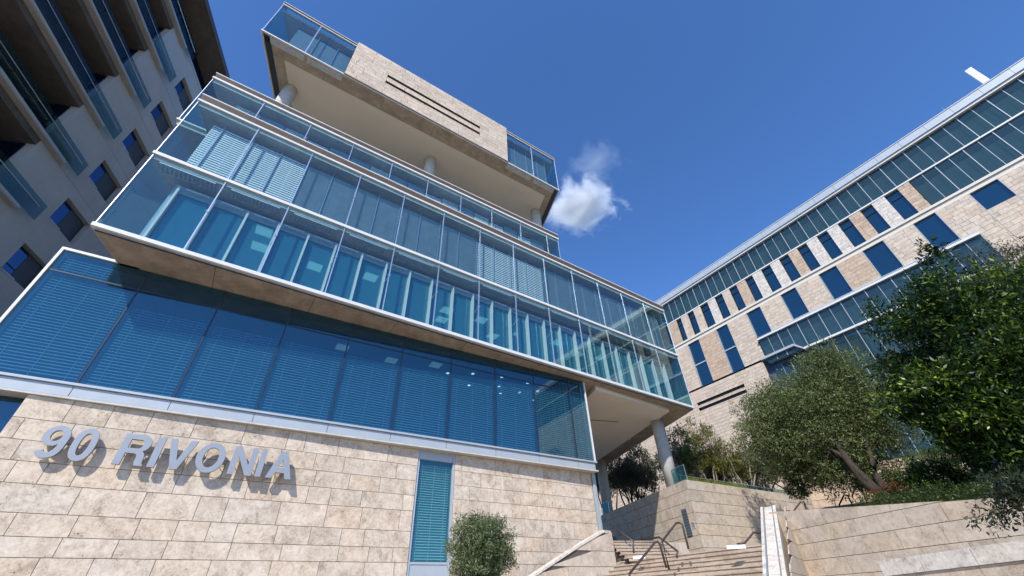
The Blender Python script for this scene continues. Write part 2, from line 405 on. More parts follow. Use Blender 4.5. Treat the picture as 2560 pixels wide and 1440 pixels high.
# sill panels
mulls = [-14.5, -11.9, -8.14, -5.54, -2.92, -.31, 2.36, 4.95, 7.56, 10.17, 12.71, 15.26, 16.45]
for a, b in zip(mulls[:-1], mulls[1:]):
    if a < -12: continue
    m = MB(); m.box(FB, a+.012+.0, b-.012, -.3, .03, 7.38, 7.71); m.build('sill_panel', MT['alu'], OFF)
m = MB(); m.box(FB, -13, 16.56, -.4, .10, 7.73, 7.81); m.build('sill_trim', MT['alu'], OFF)
m = MB(); m.box(FB, -13, 16.60, -.62, .06, 7.30, 7.365); m.box(FB, -13, 16.4, -.3, -.01, 7.366, 7.729); m.build('sill_lip', plain('sill_lip', (.52, .50, .45), .6), OFF)
# blue curtain wall
SL = -8.14
for a, b in zip(mulls[2:-1], mulls[3:]):
    w_ = empty('glass_bay', tuple(FB.p((a+b)/2, 0, 7.8))); w_.parent = OFF; w_.matrix_parent_inverse = OFF.matrix_world.inverted()
    p_ = MB(); p_.box(FB, a+.025, b-.025, -.03, 0, 7.815, 11.66); p_.build('pane', MT['blue'], w_)
    p_ = MB(); p_.box(FB, a+.025, b-.025, -.03, 0, 11.72, 12.58); p_.build('pane', MT['blue'], w_)
    low = 7.86; hi = {-8.14: 11.55}.get(a, 11.0 if a < 8 else 11.5)
    if b-a > 2: slats(FB, a+.16, b-.10, -.13, low, hi, .112, .038, 74, MT['slat'], w_, 'blind')
    else: slats(FB, a+.08, b-.08, -.13, low, 11.5, .112, .038, 74, MT['slat'], w_, 'blind')
slats(FB, -7.95, -6.6, -.13, 11.74, 12.4, .112, .038, 74, MT['slat'], OFF, 'upper_blind')
for a in mulls[3:-1]:
    m = MB(); m.box(FB, a-.022, a+.022, -.10, .02, 7.815, 12.59); m.build('mullion', MT['darkm'], OFF)
m = MB(); m.box(FB, SL+.03, 16.40, -.09, .012, 11.663, 11.717); m.build('transom', MT['darkm'], OFF)
m = MB(); m.box(FB, 16.46, 16.53, -.2, .05, 7.815, 12.59); m.build('edge_trim', MT['white'], OFF)
m = MB(); m.box(FB, SL-.09, SL-.01, -.25, .05, 7.815, 12.70); m.box(FB, SL-.005, -5.9, -.2, .06, 12.60, 12.70); m.build('edge_trim', MT['white'], OFF)
m = MB(); m.hexa([FB.p(SL-.05, -.22, 12.71), FB.p(-5.7, -.22, 12.71), FB.p(-5.7, -1.6, 12.71), FB.p(SL-.05, -1.6, 12.71),
                  FB.p(SL+.0, -.9, 13.25), FB.p(-5.7, -.9, 13.25), FB.p(-5.7, -1.6, 13.25), FB.p(SL+.0, -1.6, 13.25)]); m.build('roof_capping', MT['alu'], OFF)
# rooms behind the blue glass
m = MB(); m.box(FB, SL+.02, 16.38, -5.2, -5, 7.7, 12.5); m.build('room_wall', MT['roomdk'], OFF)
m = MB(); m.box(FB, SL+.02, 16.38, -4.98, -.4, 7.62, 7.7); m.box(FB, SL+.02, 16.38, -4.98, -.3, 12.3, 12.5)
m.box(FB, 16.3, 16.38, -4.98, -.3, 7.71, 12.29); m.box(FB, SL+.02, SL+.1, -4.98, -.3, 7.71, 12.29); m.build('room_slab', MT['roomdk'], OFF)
m = MB(); m.prism([qy(FB, SL, -5.3, 0), qy(FB, 16.3, -5.3, 0), qy(FB, 16.3, -5.3, 9), qy(FB, SL, -5.3, 9)], 0, 12.5); m.build('base_core', MT['conccol'], OFF)
rr = random.Random(3)
for s, o, z in [(9.6, -1.6, 0), (10.1, -3.1, 0), (11.3, -1.2, 0), (11.8, -2.4, 0), (12.4, -3.3, 0), (13.1, -1.2, 0), (13.4, -2.6, 0), (14.3, -1.9, 0), (14.9, -3.2, 0), (8.3, -2.2, 0)]:
    m = MB(); c = FB.p(s, o, 12.285); m.tube([c, c+np.array([0, 0, -.02])], .09, 10); m.build('downlight', MT['spot'], OFF)
for s, o in [(2.4, -2), (5.0, -2.2), (7.3, -1.6)]:
    m = MB(); m.box(FB, s-.3, s+.3, o-.3, o+.3, 12.27, 12.29); m.build('ceiling_light', MT['faint'], OFF)

# ---- middle volume
LM = 34.06; YL = 17.2
fp = lambda o, y, F=FM, L=LM: [qy(F, 0, o, y)]
def slab(F, L, z0, z1, mat, name, y1=YL, o=-.04, ins=.03):
    m = MB(); m.prism([q2(F, ins, o), q2(F, L-ins, o), qy(F, L-ins, o, y1), qy(F, ins, o, y1)], z0, z1); return m.build(name, mat, OFF)
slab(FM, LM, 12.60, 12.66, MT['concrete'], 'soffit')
slab(FM, LM, 12.665, 12.86, MT['conccol'], 'floor_slab')
slab(FM, LM, 16.78, 17.02, MT['conccol'], 'floor_slab')
slab(FM, LM, 21.05, 21.30, MT['conccol'], 'floor_slab')
def rim(F, L, z0, z1, o1=.07, name='slab_edge', s0=-.06, mat='white', y1=YL):
    m = MB(); m.prism([q2(F, s0, o1), q2(F, L-s0, o1), q2(F, L-s0, -.06), q2(F, s0, -.06)], z0, z1)
    # returns along the skewed ends
    a = F.p(s0, -.065, 0); b = F.p(L-s0, -.065, 0)
    for e, sg in ((a, 1), (b, -1)):
        d = F.d*sg*.1
        m.prism([tuple((e)[:2]), tuple((e+d)[:2]), tuple((e+d+Yd*y1)[:2]), tuple((e+Yd*y1)[:2])], z0, z1)
    return m.build(name, MT[mat], OFF)
rim(FM, LM, 12.68, 12.84); rim(FM, LM, 16.99, 17.15); rim(FM, LM, 21.30, 21.42)
rim(FM, LM, 21.84, 21.90)
# fine dark reveal under the lowest rim
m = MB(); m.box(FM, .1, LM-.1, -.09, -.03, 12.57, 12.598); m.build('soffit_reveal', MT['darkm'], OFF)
# louvre parapet band
def louvres(F, L, z0, z1):
    m = MB(); n = 5; h = (z1-z0)/n
    for k in range(n): m.box(F, 0, L, -.1, .05, z0+h*k+.012, z0+h*(k+1)-.028)
    m.box(F, 0, L, -.16, -.105, z0, z1)
    for e in (0, L):
        P = F.p(e, -.1, 0); s_ = .08 if e == 0 else -.08
        m.prism([tuple(P[:2]), tuple((P+F.d*s_)[:2]), tuple((P+F.d*s_+Yd*8)[:2]), tuple((P+Yd*8)[:2])], z0, z1)
    return m.build('louvre_band', MT['louvre'], OFF)
louvres(FM, LM, 21.43, 21.83)
# outer skin: one pane per bay and storey
def skin(F, L, nb, z0, z1, o=0., y1=7.5, ends=(1, 1)):
    for k in range(nb):
        a, b = k*2.62, min((k+1)*2.62, L)
        m = MB(); m.box(F, a+.012, b-.012, o-.012, o, z0, z1); m.build('glass_panel', MT['skin'], OFF)
    for k in range(1, nb):
        m = MB(); m.box(F, k*2.62-.022, k*2.62+.022, o-.07, o+.02, z0, z1)
        zm = z0+(z1-z0)*.52
        m.box(F, k*2.62-.05, k*2.62+.05, o-.05, o+.05, zm, zm+.06)
        m.tube([F.p(k*2.62, o-.05, zm), F.p(k*2.62-.1, o-.55, zm-.25)], .014, 5)
        m.build('glazing_rod', MT['steel'], OFF)
    for e, s_ in ((0, ends[0]), (L, ends[1])):
        if not s_: continue
        P = F.p(e, o-.02, 0); d = F.d*(.012 if e == 0 else -.012)
        for k in range(int(y1/2.5)):
            a, b = k*2.5+.01, (k+1)*2.5-.01
            m = MB(); m.prism([tuple((P+Yd*a)[:2]), tuple((P+d+Yd*a)[:2]), tuple((P+d+Yd*b)[:2]), tuple((P+Yd*b)[:2])], z0, z1)
            m.build('end_glass', MT['skinedge'] if e else MT['skin'], OFF)
        m = MB(); q = F.p(e, o, 0); m.tube([(q[0], q[1], z0), (q[0], q[1], z1)], .022, 6); m.build('corner_bead', MT['steel'], OFF)
skin(FM, LM, 13, 12.85, 16.98)
skin(FM, LM, 13, 17.16, 21.29)
# gratings of the maintenance walkways
def gratings(F, nb, z, o0=-.55, o1=-.08):
    for k in range(nb):
        m = MB(); a, b = k*2.62+.35, (k+1)*2.62-.35
        n = 13
        for j in range(n):
            s = a+(b-a)*j/(n-1); m.box(F, s-.035, s+.035, o0, o1, z-.05, z-.01)
        m.box(F, a-.05, b+.05, o1, o1+.03, z-.07, z); m.box(F, a-.05, b+.05, o0-.03, o0, z-.07, z)
        m.build('walkway_grating', MT['grate'], OFF)
gratings(FM, 13, 16.76)
# lower office storey: fins, inner glazing, lit room
IO = -.72
mf = MB(); mf.box(FM, 1.0, LM-.7, -6.6, -6.4, 12.87, 16.5); mf.build('room_wall', MT['room'], OFF)
mf = MB(); mf.box(FM, 1.0, LM-.7, -6.38, -.76, 16.42, 16.5); mf.build('room_ceiling', plain('office_ceiling', (.34, .46, .54), .8, 0, .05, .5), OFF)
mf = MB(); mf.box(FM, 1.0, 1.1, -6.38, -.76, 12.87, 16.41); mf.build('room_wall', MT['room'], OFF)
ss = [1.22+1.31*k for k in range(26)]
ss = [s for s in ss if s < LM-.4]
for a, b in zip(ss[:-1], ss[1:]):
    m = MB(); m.box(FM, a+.02, b-.02, IO-.02, IO, 12.90, 16.0); m.build('office_window', MT['inner'], OFF)
for a in ss:
    m = MB(); m.box(FM, a-.045, a+.045, IO-.01, IO+.24, 12.87, 16.22); m.build('white_fin', MT['white'], OFF)
m = MB(); m.box(FM, 1.1, ss[-1], IO-.05, IO+.06, 16.0, 16.08); m.box(FM, 1.1, ss[-1], IO-.03, IO+.0, 16.09, 16.42); m.build('head_rail', plain('blue_grey_head', (.28, .36, .42), .6), OFF)
for k, a in enumerate(ss[:-1]):
    m = MB(); m.box(FM, a+.22, a+1.1, IO+.14, IO+.19, 16.22, 16.27); m.build('blind_rail', MT['white'], OFF)
for s, o in [(4.6, -1.7), (4.6, -3.0), (7.3, -3.1), (10.1, -2.4), (15.2, -3.1), (15.4, -4.2), (17.6, -2.9), (19.3, -4.2), (20.7, -3.0), (23.7, -2.6), (26.2, -3.1), (28.0, -2.6)]:
    m = MB(); m.box(FM, s-.35, s+.35, o-.32, o+.32, 16.39, 16.418); m.build('ceiling_light', MT['light'], OFF)
m = MB()
for s in (9.3, 17.4): c = FM.p(s+3, -2.2, 0); m.tube([(c[0], c[1], 12.87), (c[0], c[1], 16.4)], .35, 16)
m.build('inner_column', MT['conccol'], OFF, smooth=True)
# upper office storey: venetian blinds behind the skin
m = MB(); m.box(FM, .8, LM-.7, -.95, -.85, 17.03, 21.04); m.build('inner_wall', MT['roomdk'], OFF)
for k in range(26):
    a, b = .86+1.31*k if k == 0 else 1.31*k, 1.31*(k+1)
    if b > LM-.3: b = LM-.7
    if b-a < .3: continue
    bay = k//2
    if bay < 2: slats(FM, a+.02, b-.02, -.5, 17.25, 20.72, .15, .095, 86, MT['slat'], OFF, 'blind', 0, k)
    elif bay in (6, 7): slats(FM, a+.02, b-.02, -.5, 17.25, 20.6, .15, .075, 86, MT['slat'], OFF, 'blind', .004, k)
    else: slats(FM, a+.02, b-.02, -.5, 17.25, 20.72, .085, .094, -68, MT['slatdk'], OFF, 'blind', .003, k)
    m = MB(); m.box(FM, b-.018, b+.018, -.56, -.42, 17.16, 20.9); m.build('blind_guide', MT['steel'], OFF)
# soffit details
m = MB(); m.prism([(5.05, 24.70), (10.94, 29.10), (7.35, 41.6), (1.2, 37.4)], 12.33, 12.595); m.build('dropped_ceiling', plain('pale_ceiling_board', (.84, .77, .66), .8, 0, .03, .5, .2), OFF)
for a, b in (((5.4, 30.1), (7.6, 30.75)), ((6.1, 34.1), (9.35, 35.1)), ((7.2, 37.3), (8.05, 37.85))):
    m = MB(); m.tube([(a[0], a[1], 12.325), (b[0], b[1], 12.325)], .03, 4); m.build('ceiling_slot', MT['darkm'] if a[1] < 33 else MT['white'], OFF)
for (x, y, zb) in ((10.54, 31.05, 7.6), (7.87, 42.0, 7.6), (5.2, 52.0, 7.6)):
    m = MB(); m.tube([(x, y, zb), (x, y, 12.59)], .46, 28)
    m.build('column', MT['conccol'], OFF, smooth=True)
# ---- set-back storey
LN = 24.75
slab(FN, LN, 21.10, 21.38, MT['conccol'], 'floor_slab', 9); slab(FN, LN, 25.45, 25.72, MT['conccol'], 'roof_slab', 9)
rim(FN, LN, 21.36, 21.46, y1=9); rim(FN, LN, 25.70, 25.84, y1=9); rim(FN, LN, 26.22, 26.28, y1=9); louvres(FN, LN, 25.85, 26.21)
skin(FN, LN, 10, 21.47, 25.69, y1=7.5)
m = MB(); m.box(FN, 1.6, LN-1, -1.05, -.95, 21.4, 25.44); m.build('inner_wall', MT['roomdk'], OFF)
rr = random.Random(8)
litN = {2, 3, 6, 9, 10, 12, 13, 15, 17, 18}
for k in range(18):
    a, b = 1.31*k+1.4, 1.31*(k+1)+1.4
    if b > LN-.9: break
    if k in litN or k == 0: slats(FN, a+.03, b-.03, -.6, 21.6, 24.95 if k % 2 else 25.15, .14, .08, 86, MT['slat'], OFF, 'blind', .004, k)
    else: slats(FN, a+.03, b-.03, -.6, 21.6, 25.2, .1, .1, -68, MT['slatdk'], OFF, 'blind', .003, k)
# roof terrace glass above the set-back storey
for k in range(10):
    m = MB(); m.box(FN, .6+2.4*k, 2.9+2.4*k, -.9, -.885, 26.1, 27.2); m.build('terrace_glass', MT['rail'], OFF)
    m = MB(); c = FN.p(.75+2.4*k, -.87, 26.75); m.tube([c, c+FN.n*.06], .05, 8); m.build('glass_clamp', MT['white'], OFF)
for k in range(13):
    m = MB(); s = .9+2.6*k
    if s > 24.5:
        c = FM.p(s, -.35, 21.9); m.tube([c, c+np.array([0, 0, .35])], .02, 5); m.tube([c+np.array([0, 0, .3]), c+np.array([0, 0, .3])+FM.d*.25], .035, 6); m.build('parapet_bracket', MT['white'], OFF)
# ---- top box
LT = 23.25; YT = 13.
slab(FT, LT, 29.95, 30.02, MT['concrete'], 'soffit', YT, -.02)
slab(FT, LT, 30.02, 30.3, MT['conccol'], 'floor_slab', YT, -.3, .3); slab(FT, LT, 34.1, 34.35, MT['conccol'], 'roof_slab', YT, -.3, .1)
m = MB(); m.prism([qy(FT, 1.5, -1.05, 0), qy(FT, LT-.75, -1.05, 0), qy(FT, LT-.75, -1.05, YT-2.2), qy(FT, 1.5, -1.05, YT-2.2)], 29.93, 29.945)
m.build('ceiling_panel', MT['cream'], OFF)
FT2 = FT
rim(FT, LT, 30.03, 30.13, .05, y1=YT); rim(FT, LT, 34.36, 34.44, .05, y1=YT); rim(FT, LT, 34.72, 34.78, .03, y1=YT); louvres(FT, LT, 34.45, 34.71)
for k in range(1, 6):
    s_ = LT*k/6; m = MB(); m.box(FT, s_-.012, s_+.012, -1.0, -.1, 29.946, 29.9495); m.build('soffit_joint', MT['joint'], OFF)
for k in range(1, 9):
    s_ = LM*k/9; m = MB(); m.box(FM, s_-.012, s_+.012, -2.6, -.12, 12.596, 12.5995); m.build('soffit_joint', MT['joint'], OFF)
# dark gutter with brackets on the end soffits
for e, sg in ((0, 1), (LT, -1)):
    P = FT.p(e, -.05, 0)+FT.d*sg*.12; m = MB()
    m.prism([tuple(P[:2]), tuple((P+FT.d*sg*.35)[:2]), tuple((P+FT.d*sg*.35+Yd*YT)[:2]), tuple((P+Yd*YT)[:2])], 29.90, 29.948); m.build('soffit_gutter', MT['darkm'], OFF)
for a, b in ((0.1, 2.5), (2.7, 4.9), (18, 20.4), (20.7, 23.1)):
    m = MB(); n = 15
    for j in range(n): s = a+.2+(b-a-.4)*j/(n-1); m.box(FT, s-.03, s+.03, -.42, -.1, 29.90, 29.925)
    m.box(FT, a, b, -.46, -.06, 29.926, 29.948); m.build('soffit_grating', MT['grate'], OFF)
def tskin(a, b, n):
    w_ = (b-a)/n
    for k in range(n):
        m = MB(); m.box(FT, a+w_*k+.015, a+w_*(k+1)-.015, -.012, 0, 30.14, 34.35); m.build('glass_panel', MT['skin'], OFF)
        if k: m = MB(); m.box(FT, a+w_*k-.03, a+w_*k+.03, -.06, .02, 30.14, 34.35); m.build('glazing_rod', MT['steel'], OFF)
tskin(0, 4.9, 2); tskin(17.96, LT, 2)
for e in (0, LT):
    P = FT.p(e, -.02, 0); d = FT.d*(.012 if e == 0 else -.012)
    for k in range(3):
        m = MB(); a, b = k*2.6, k*2.6+2.58; m.prism([tuple((P+Yd*a)[:2]), tuple((P+d+Yd*a)[:2]), tuple((P+d+Yd*b)[:2]), tuple((P+Yd*b)[:2])], 30.14, 34.35); m.build('end_glass', MT['skinedge'], OFF)
    q = FT.p(e, 0, 0); m = MB(); m.tube([(q[0], q[1], 30.1), (q[0], q[1], 34.4)], .03, 6); m.build('corner_bead', MT['steel'], OFF)
for (a, b) in ((1.3, 2.6), (2.65, 3.9), (3.95, 4.88), (17.98, 19.1), (19.15, 20.3), (20.35, 21.5), (21.55, 22.4)):
    slats(FT, a, b, -.6, 30.35, 33.5, .1, .11, -68, MT['slatdk'], OFF, 'blind', .003, int(a*10))
    m = MB(); m.box(FT, b+.0, b+.04, -.62, -.5, 30.3, 34.0); m.build('blind_guide', MT['steel'], OFF)
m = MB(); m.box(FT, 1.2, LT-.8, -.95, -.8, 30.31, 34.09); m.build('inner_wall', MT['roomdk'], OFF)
T0, T1 = 4.93, 17.93
sl_ = [(7.5, 15.28, 32.53, 32.86), (7.5, 15.28, 31.66, 31.97)]
stones(FT, T0, T1, [30.16+.44*k for k in range(12)], 5, MT['travfar'], OFF, 'stone_cladding', o=.10, wmin=.7, wmax=2.2, holes=sl_, gap=.02)
m = MB(); m.box(FT, T0+.02, T1-.02, -.25, .05, 30.14, 31.6); m.box(FT, T0+.02, T1-.02, -.25, .05, 32.9, 34.98)
m.box(FT, T0+.02, 7.48, -.25, .05, 31.603, 32.897); m.box(FT, 15.3, T1-.02, -.25, .05, 31.603, 32.897); m.box(FT, 7.483, 15.297, -.2, .05, 31.99, 32.51); m.build('box_wall', MT['joint'], OFF)
for h in sl_:
    m = MB(); m.box(FT, h[0]-.03, h[1]+.03, -.32, -.26, h[2]-.04, h[3]+.04); m.build('vent_slot', MT['black'], OFF)
m = MB(); m.box(FT, T0-.02, T1+.02, -.3, .13, 30.06, 30.14); m.build('box_edge', plain('metal_edge', (.22, .2, .18), .6), OFF)  # dark metal edge under the stone box
for (x, y) in ((-14.53, 13.52), (-6.07, 19.5), (2.42, 25.39)):
    m = MB(); m.tube([(x, y, 25.6), (x, y, 29.92)], .44, 28); m.build('column', MT['conccol'], OFF, smooth=True)

# ---- sign: raised letters
SG = thing('building_sign', 'big raised silver letters reading 90 RIVONIA standing off the travertine wall', 'sign', tuple(FB.p(-2, .1, 5.5)))
def ell(cx, cz, rx, rz, n=40, p=2.0, a0=0, a1=2*math.pi):
    return [(cx+rx*math.copysign(abs(math.cos(t))**(2/p), math.cos(t)), cz+rz*math.copysign(abs(math.sin(t))**(2/p), math.sin(t))) for t in [a0+(a1-a0)*k/n for k in range(n if a1-a0 > 6.2 else n+1)]]
CH = .925; z0_ = 5.505
def letter(name, x0, polys):
    cu = bpy.data.curves.new('glyph', 'CURVE'); cu.dimensions = '2D'; cu.fill_mode = 'BOTH'; cu.extrude = .055; cu.bevel_depth = .004
    for pl in polys:
        sp_ = cu.splines.new('POLY'); sp_.points.add(len(pl)-1); sp_.use_cyclic_u = True
        for q, p in zip(sp_.points, pl): q.co = (p[0], p[1], 0, 1)
    o = bpy.data.objects.new('tmp', cu); COL.objects.link(o); bpy.context.view_layer.update()
    me = bpy.data.meshes.new_from_object(o.evaluated_get(bpy.context.evaluated_depsgraph_get())); bpy.data.objects.remove(o)
    me.name = name; me.materials.clear(); me.materials.append(MT['letter'])
    ob = bpy.data.objects.new(name, me); COL.objects.link(ob); ob.parent = SG; ob.matrix_parent_inverse = SG.matrix_world.inverted()
    d, n = FB.d, FB.n; P = FB.p(x0, .14, z0_)
    ob.matrix_basis = Matrix(((d[0], 0, n[0], P[0]), (d[1], 0, n[1], P[1]), (0, 1, 0, P[2]), (0, 0, 0, 1)))
    return ob
# digit 9
w9 = .60
nine = ell(.30, .625, .30, .305, 44)[::-1]
out9 = [(.03, .16), (.06, .085), (.12, .025), (.19, -.008), (.28, -.015), (.40, .01), (.49, .07), (.55, .17), (.585, .30), (.60, .47), (.60, .60)]
out9 += [(.30+.30*math.cos(t), .62+.31*math.sin(t)) for t in [math.pi*k/22 for k in range(0, 23)]]
out9 += [(.30+.30*math.cos(t), .62+.29*math.sin(t)) for t in [math.pi+math.pi*.42*k/10 for k in range(1, 11)]]
out9 += [(.34, .335), (.40, .37), (.435, .41), (.43, .32), (.405, .23), (.36, .165), (.30, .135), (.25, .14), (.21, .165), (.19, .215)]
letter('digit', -5.47, [out9, ell(.30, .63, .135, .165, 30)[::-1]])
letter('digit', -4.74, [ell(.275, CH/2, .275, CH/2+.02, 48, 2.35), ell(.275, CH/2, .12, CH/2-.13, 36, 2.3)[::-1]])
Rr = [(0, 0), (.19, 0), (.19, .355), (.40, .355), (.47, .34), (.505, .29), (.515, .2), (.52, .08), (.55, 0), (.76, 0), (.76, .03), (.72, .07), (.71, .15), (.70, .28), (.68, .36), (.62, .415), (.57, .43)]
Rr += [(.50+.24*math.sin(t), .665-.26*math.cos(t)) for t in [math.pi*k/14 for k in range(2, 15)]] + [(0, CH)]
letter('letter', -3.60, [Rr, [(.19, .50), (.19, .775), (.45, .775)] + [(.45+.11*math.sin(t), .6375+.1375*math.cos(t)) for t in [math.pi*k/10 for k in range(1, 10)]] + [(.45, .50)]])
letter('letter', -2.725, [[(0, 0), (.19, 0), (.19, CH), (0, CH)]])
letter('letter', -2.42, [[(.29, 0), (.49, 0), (.79, CH), (.59, CH), (.395, .24), (.20, CH), (0, CH)]])
letter('letter', -1.53, [ell(.41, CH/2, .41, CH/2+.02, 48), ell(.41, CH/2, .225, CH/2-.135, 40)[::-1]])
letter('letter', -.505, [[(0, 0), (.18, 0), (.18, .61), (.54, 0), (.735, 0), (.735, CH), (.555, CH), (.555, .32), (.20, CH), (0, CH)]])
letter('letter', .34, [[(0, 0), (.185, 0), (.185, CH), (0, CH)]])
letter('letter', .68, [[(0, 0), (.20, 0), (.265, .19), (.565, .19), (.63, 0), (.835, 0), (.52, CH), (.31, CH)], [(.318, .345), (.415, .64), (.512, .345)]])
m = MB()
for s in (-5.3, -5.0, -4.6, -4.3, -3.5, -2.95, -2.63, -2.1, -1.9, -1.35, -.9, -.42, .15, .43, .8, 1.35):
    c = FB.p(s, .09, 5.9); m.tube([c-FB.n*.25, c], .012, 5)
m.build('fixing_pin', MT['steel'], SG)

# ================================================================== LEFT BUILDING
FL = Fr((-.96410*20, -.26556*20), -15.4)
LB = thing('concrete_office_building', 'dark shaded concrete block at far left with long balcony slabs and stacked windows', 'office building', (-20, 10, 0))
wins = [(20.62, 22.86, z, z+1.68) for z in (33.25, 29.67, 26.07, 22.5, 18.95, 15.4, 11.85)]
m = MB(); zz = 0
m.box(FL, 17.42, 20.62, -.4, 0, 0, 36.35); m.box(FL, 22.86, 46, -.4, 0, 0, 36.35)
zc = 0
for (a, b, c, d) in sorted(wins, key=lambda h: h[2]):
    m.box(FL, 20.621, 22.859, -.4, 0, zc, c); zc = d
m.box(FL, 20.621, 22.859, -.4, 0, zc, 36.35)
m.build('wall', MT['lbwall'], LB)
for (a, b, c, d) in wins:
    o = MB(); o.box(FL, a+.02, b-.02, -.32, -.27, c+.02, d-.02); wo = o.build('window', MT['darkm'], LB)
    o = MB(); o.box(FL, a+.06, b-1.35, -.262, -.255, c+.06, d-.06); o.build('pane', MT['lbglass'], wo)
    o = MB(); o.box(FL, a+.93, b-.05, -.265, -.26, c+.06, d-.06); o.build('blind', MT['scrdk'], wo)
    o = MB(); o.box(FL, a+.03, a+.9, .0, .035, c-.05, c+.02); o.build('sill', MT['alu'], wo)
lev = [3.4+3.61*k for k in range(10)]
for z in [3.4, 7.0, 10.6, 14.2, 17.8, 21.4, 25.02, 28.65, 32.25, 35.87]:
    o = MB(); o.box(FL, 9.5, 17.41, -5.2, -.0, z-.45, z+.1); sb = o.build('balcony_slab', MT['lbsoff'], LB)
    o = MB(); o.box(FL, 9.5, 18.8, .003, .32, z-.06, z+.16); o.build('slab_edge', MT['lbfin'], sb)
    o = MB(); o.box(FL, 9.5, 18.8, .325, .345, z+.0, z+.12); o.build('edge_trim', MT['alu'], sb)
    for k in range(4):
        a = max(9.5, 16.6-2.55*k)
        o = MB(); o.box(FL, a, (16.6-2.55*k)+2.5 if k else 19.75, .37, .385, z+.12, z+1.15); o.build('balustrade_glass', MT['lrail'], sb)
    o = MB(); o.tube([FL.p(9.5, .42, z+.78), FL.p(19.4, .42, z+.78)], .022, 6); o.build('handrail', MT['steel'], sb)
    # recessed glazing
    o = MB(); o.box(FL, 9.5, 17.3, -3.3, -3.25, z+.1, z+3.1); o.build('balcony_glazing', MT['lbglass'], LB)
    o = MB(); o.box(FL, 17.36, 17.40, -3.2, -.35, z+.2, z+3.0); o.build('side_glazing', MT['lbglass'], LB)
    for k in range(4):
        o = MB(); o.box(FL, 16.0-1.9*k, 16.08-1.9*k, -3.24, -3.14, z+.1, z+3.08); o.build('glazing_bar', MT['darkm'], LB)
m = MB(); m.box(FL, 9.5, 46, -8, -5.3, 0, 36.3); m.box(FL, 9.5, 46, -8, -.3, 36.36, 36.5); m.box(FL, 17.43, 46, -5.2, -.45, 0, .3); m.build('core', MT['lbwall'], LB)
m = MB(); m.box(FL, 9.5, 46, -.02, .03, 36.36, 36.56); m.build('coping', MT['alu'], LB)
for k in range(7):
    o = MB(); o.box(FL, 9.6+5*k, 14.55+5*k, -.6, -.55, 36.57, 38.3); o.build('ribbon_window', MT['lbglass'], LB)
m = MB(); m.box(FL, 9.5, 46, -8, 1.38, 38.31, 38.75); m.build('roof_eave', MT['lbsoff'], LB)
m = MB(); m.box(FL, 9.5, 46, 1.385, 1.43, 38.28, 38.8); m.build('eave_trim', MT['bronze'], LB)
for z in (21.35, 25.0, 28.68, 32.3):
    m = MB(); m.box(FL, 18.82, 45, -.01, .002, z-.008, z+.008); m.build('wall_joint', MT['joint'], LB)

# ================================================================== RIGHT BUILDING
FR = Fr((.82864*48, .5598*48), -34.04, -1)     # side -1: outward towards the camera
if FR.n @ np.array([1, 0, 0]) > 0: FR.n = -FR.n
RB = thing('stone_office_building', 'long pale stone and green glass office block at right with checkered window strips', 'office building', (40, 26, 7.7))
S0, S1 = -34., 64.
m = MB()
k = S0
while k < S1:
    m = MB(); m.box(FR, k+.01, k+2.15, -.6, .28, 37.45, 38.3); m.build('parapet_panel', MT['alu'], RB); k += 2.16
m = MB(); m.box(FR, S0, S1, -.7, .34, 38.303, 38.36); m.build('parapet_coping', MT['white'], RB)
m = MB(); m.box(FR, S0, S1, -.5, .2, 37.18, 37.44); m.build('parapet_shadow_gap', plain('grey_gap', (.2, .2, .21), .7), RB)
m = MB(); m.box(FR, S0, S1, -.5, .30, 37.08, 37.177); m.build('top_rail', MT['white'], RB)
m = MB(); m.box(FR, S0, S1, -12, -.62, 7.0, 38.2); m.build('core', MT['roomdk'], RB)
# top glass band and lower right band
def band(s0, s1, z0, z1, o=0., pitch=1.0):
    n = int(round((s1-s0)/2.16)); w_ = (s1-s0)/n
    for k in range(n):
        a = s0+w_*k
        pn = MB(); pn.box(FR, a+.02, a+w_-.02, o-.03, o, z0, z1); po = pn.build('glass_panel', MT['rband'], RB)
        bl = MB(); bl.box(FR, a+.05, a+w_-.05, o-.45, o-.4, z0, z1-.75); bl.build('blind', MT['rblind'], po)
        mu = MB(); mu.box(FR, a-.03, a+.03, o-.05, o+.05, z0, z1); mu.box(FR, a+w_/2-.02, a+w_/2+.02, o+.002, o+.03, z0, z1); mu.build('mullion', MT['mul'], po)
band(S0, S1, 33.86, 37.07)
m = MB(); m.box(FR, S0, S1, -.5, .14, 33.70, 33.85); m.build('floor_rail', MT['white'], RB)
band(S0, -.06, 30.15, 33.69)
m = MB(); m.box(FR, S0, S1, -.5, .12, 29.9, 30.14); m.build('soffit_rail', MT['cream'], RB)
m = MB(); m.box(FR, S0, S1, -.9, -.02, 29.45, 29.88); m.build('soffit_band', MT['cream'], RB)
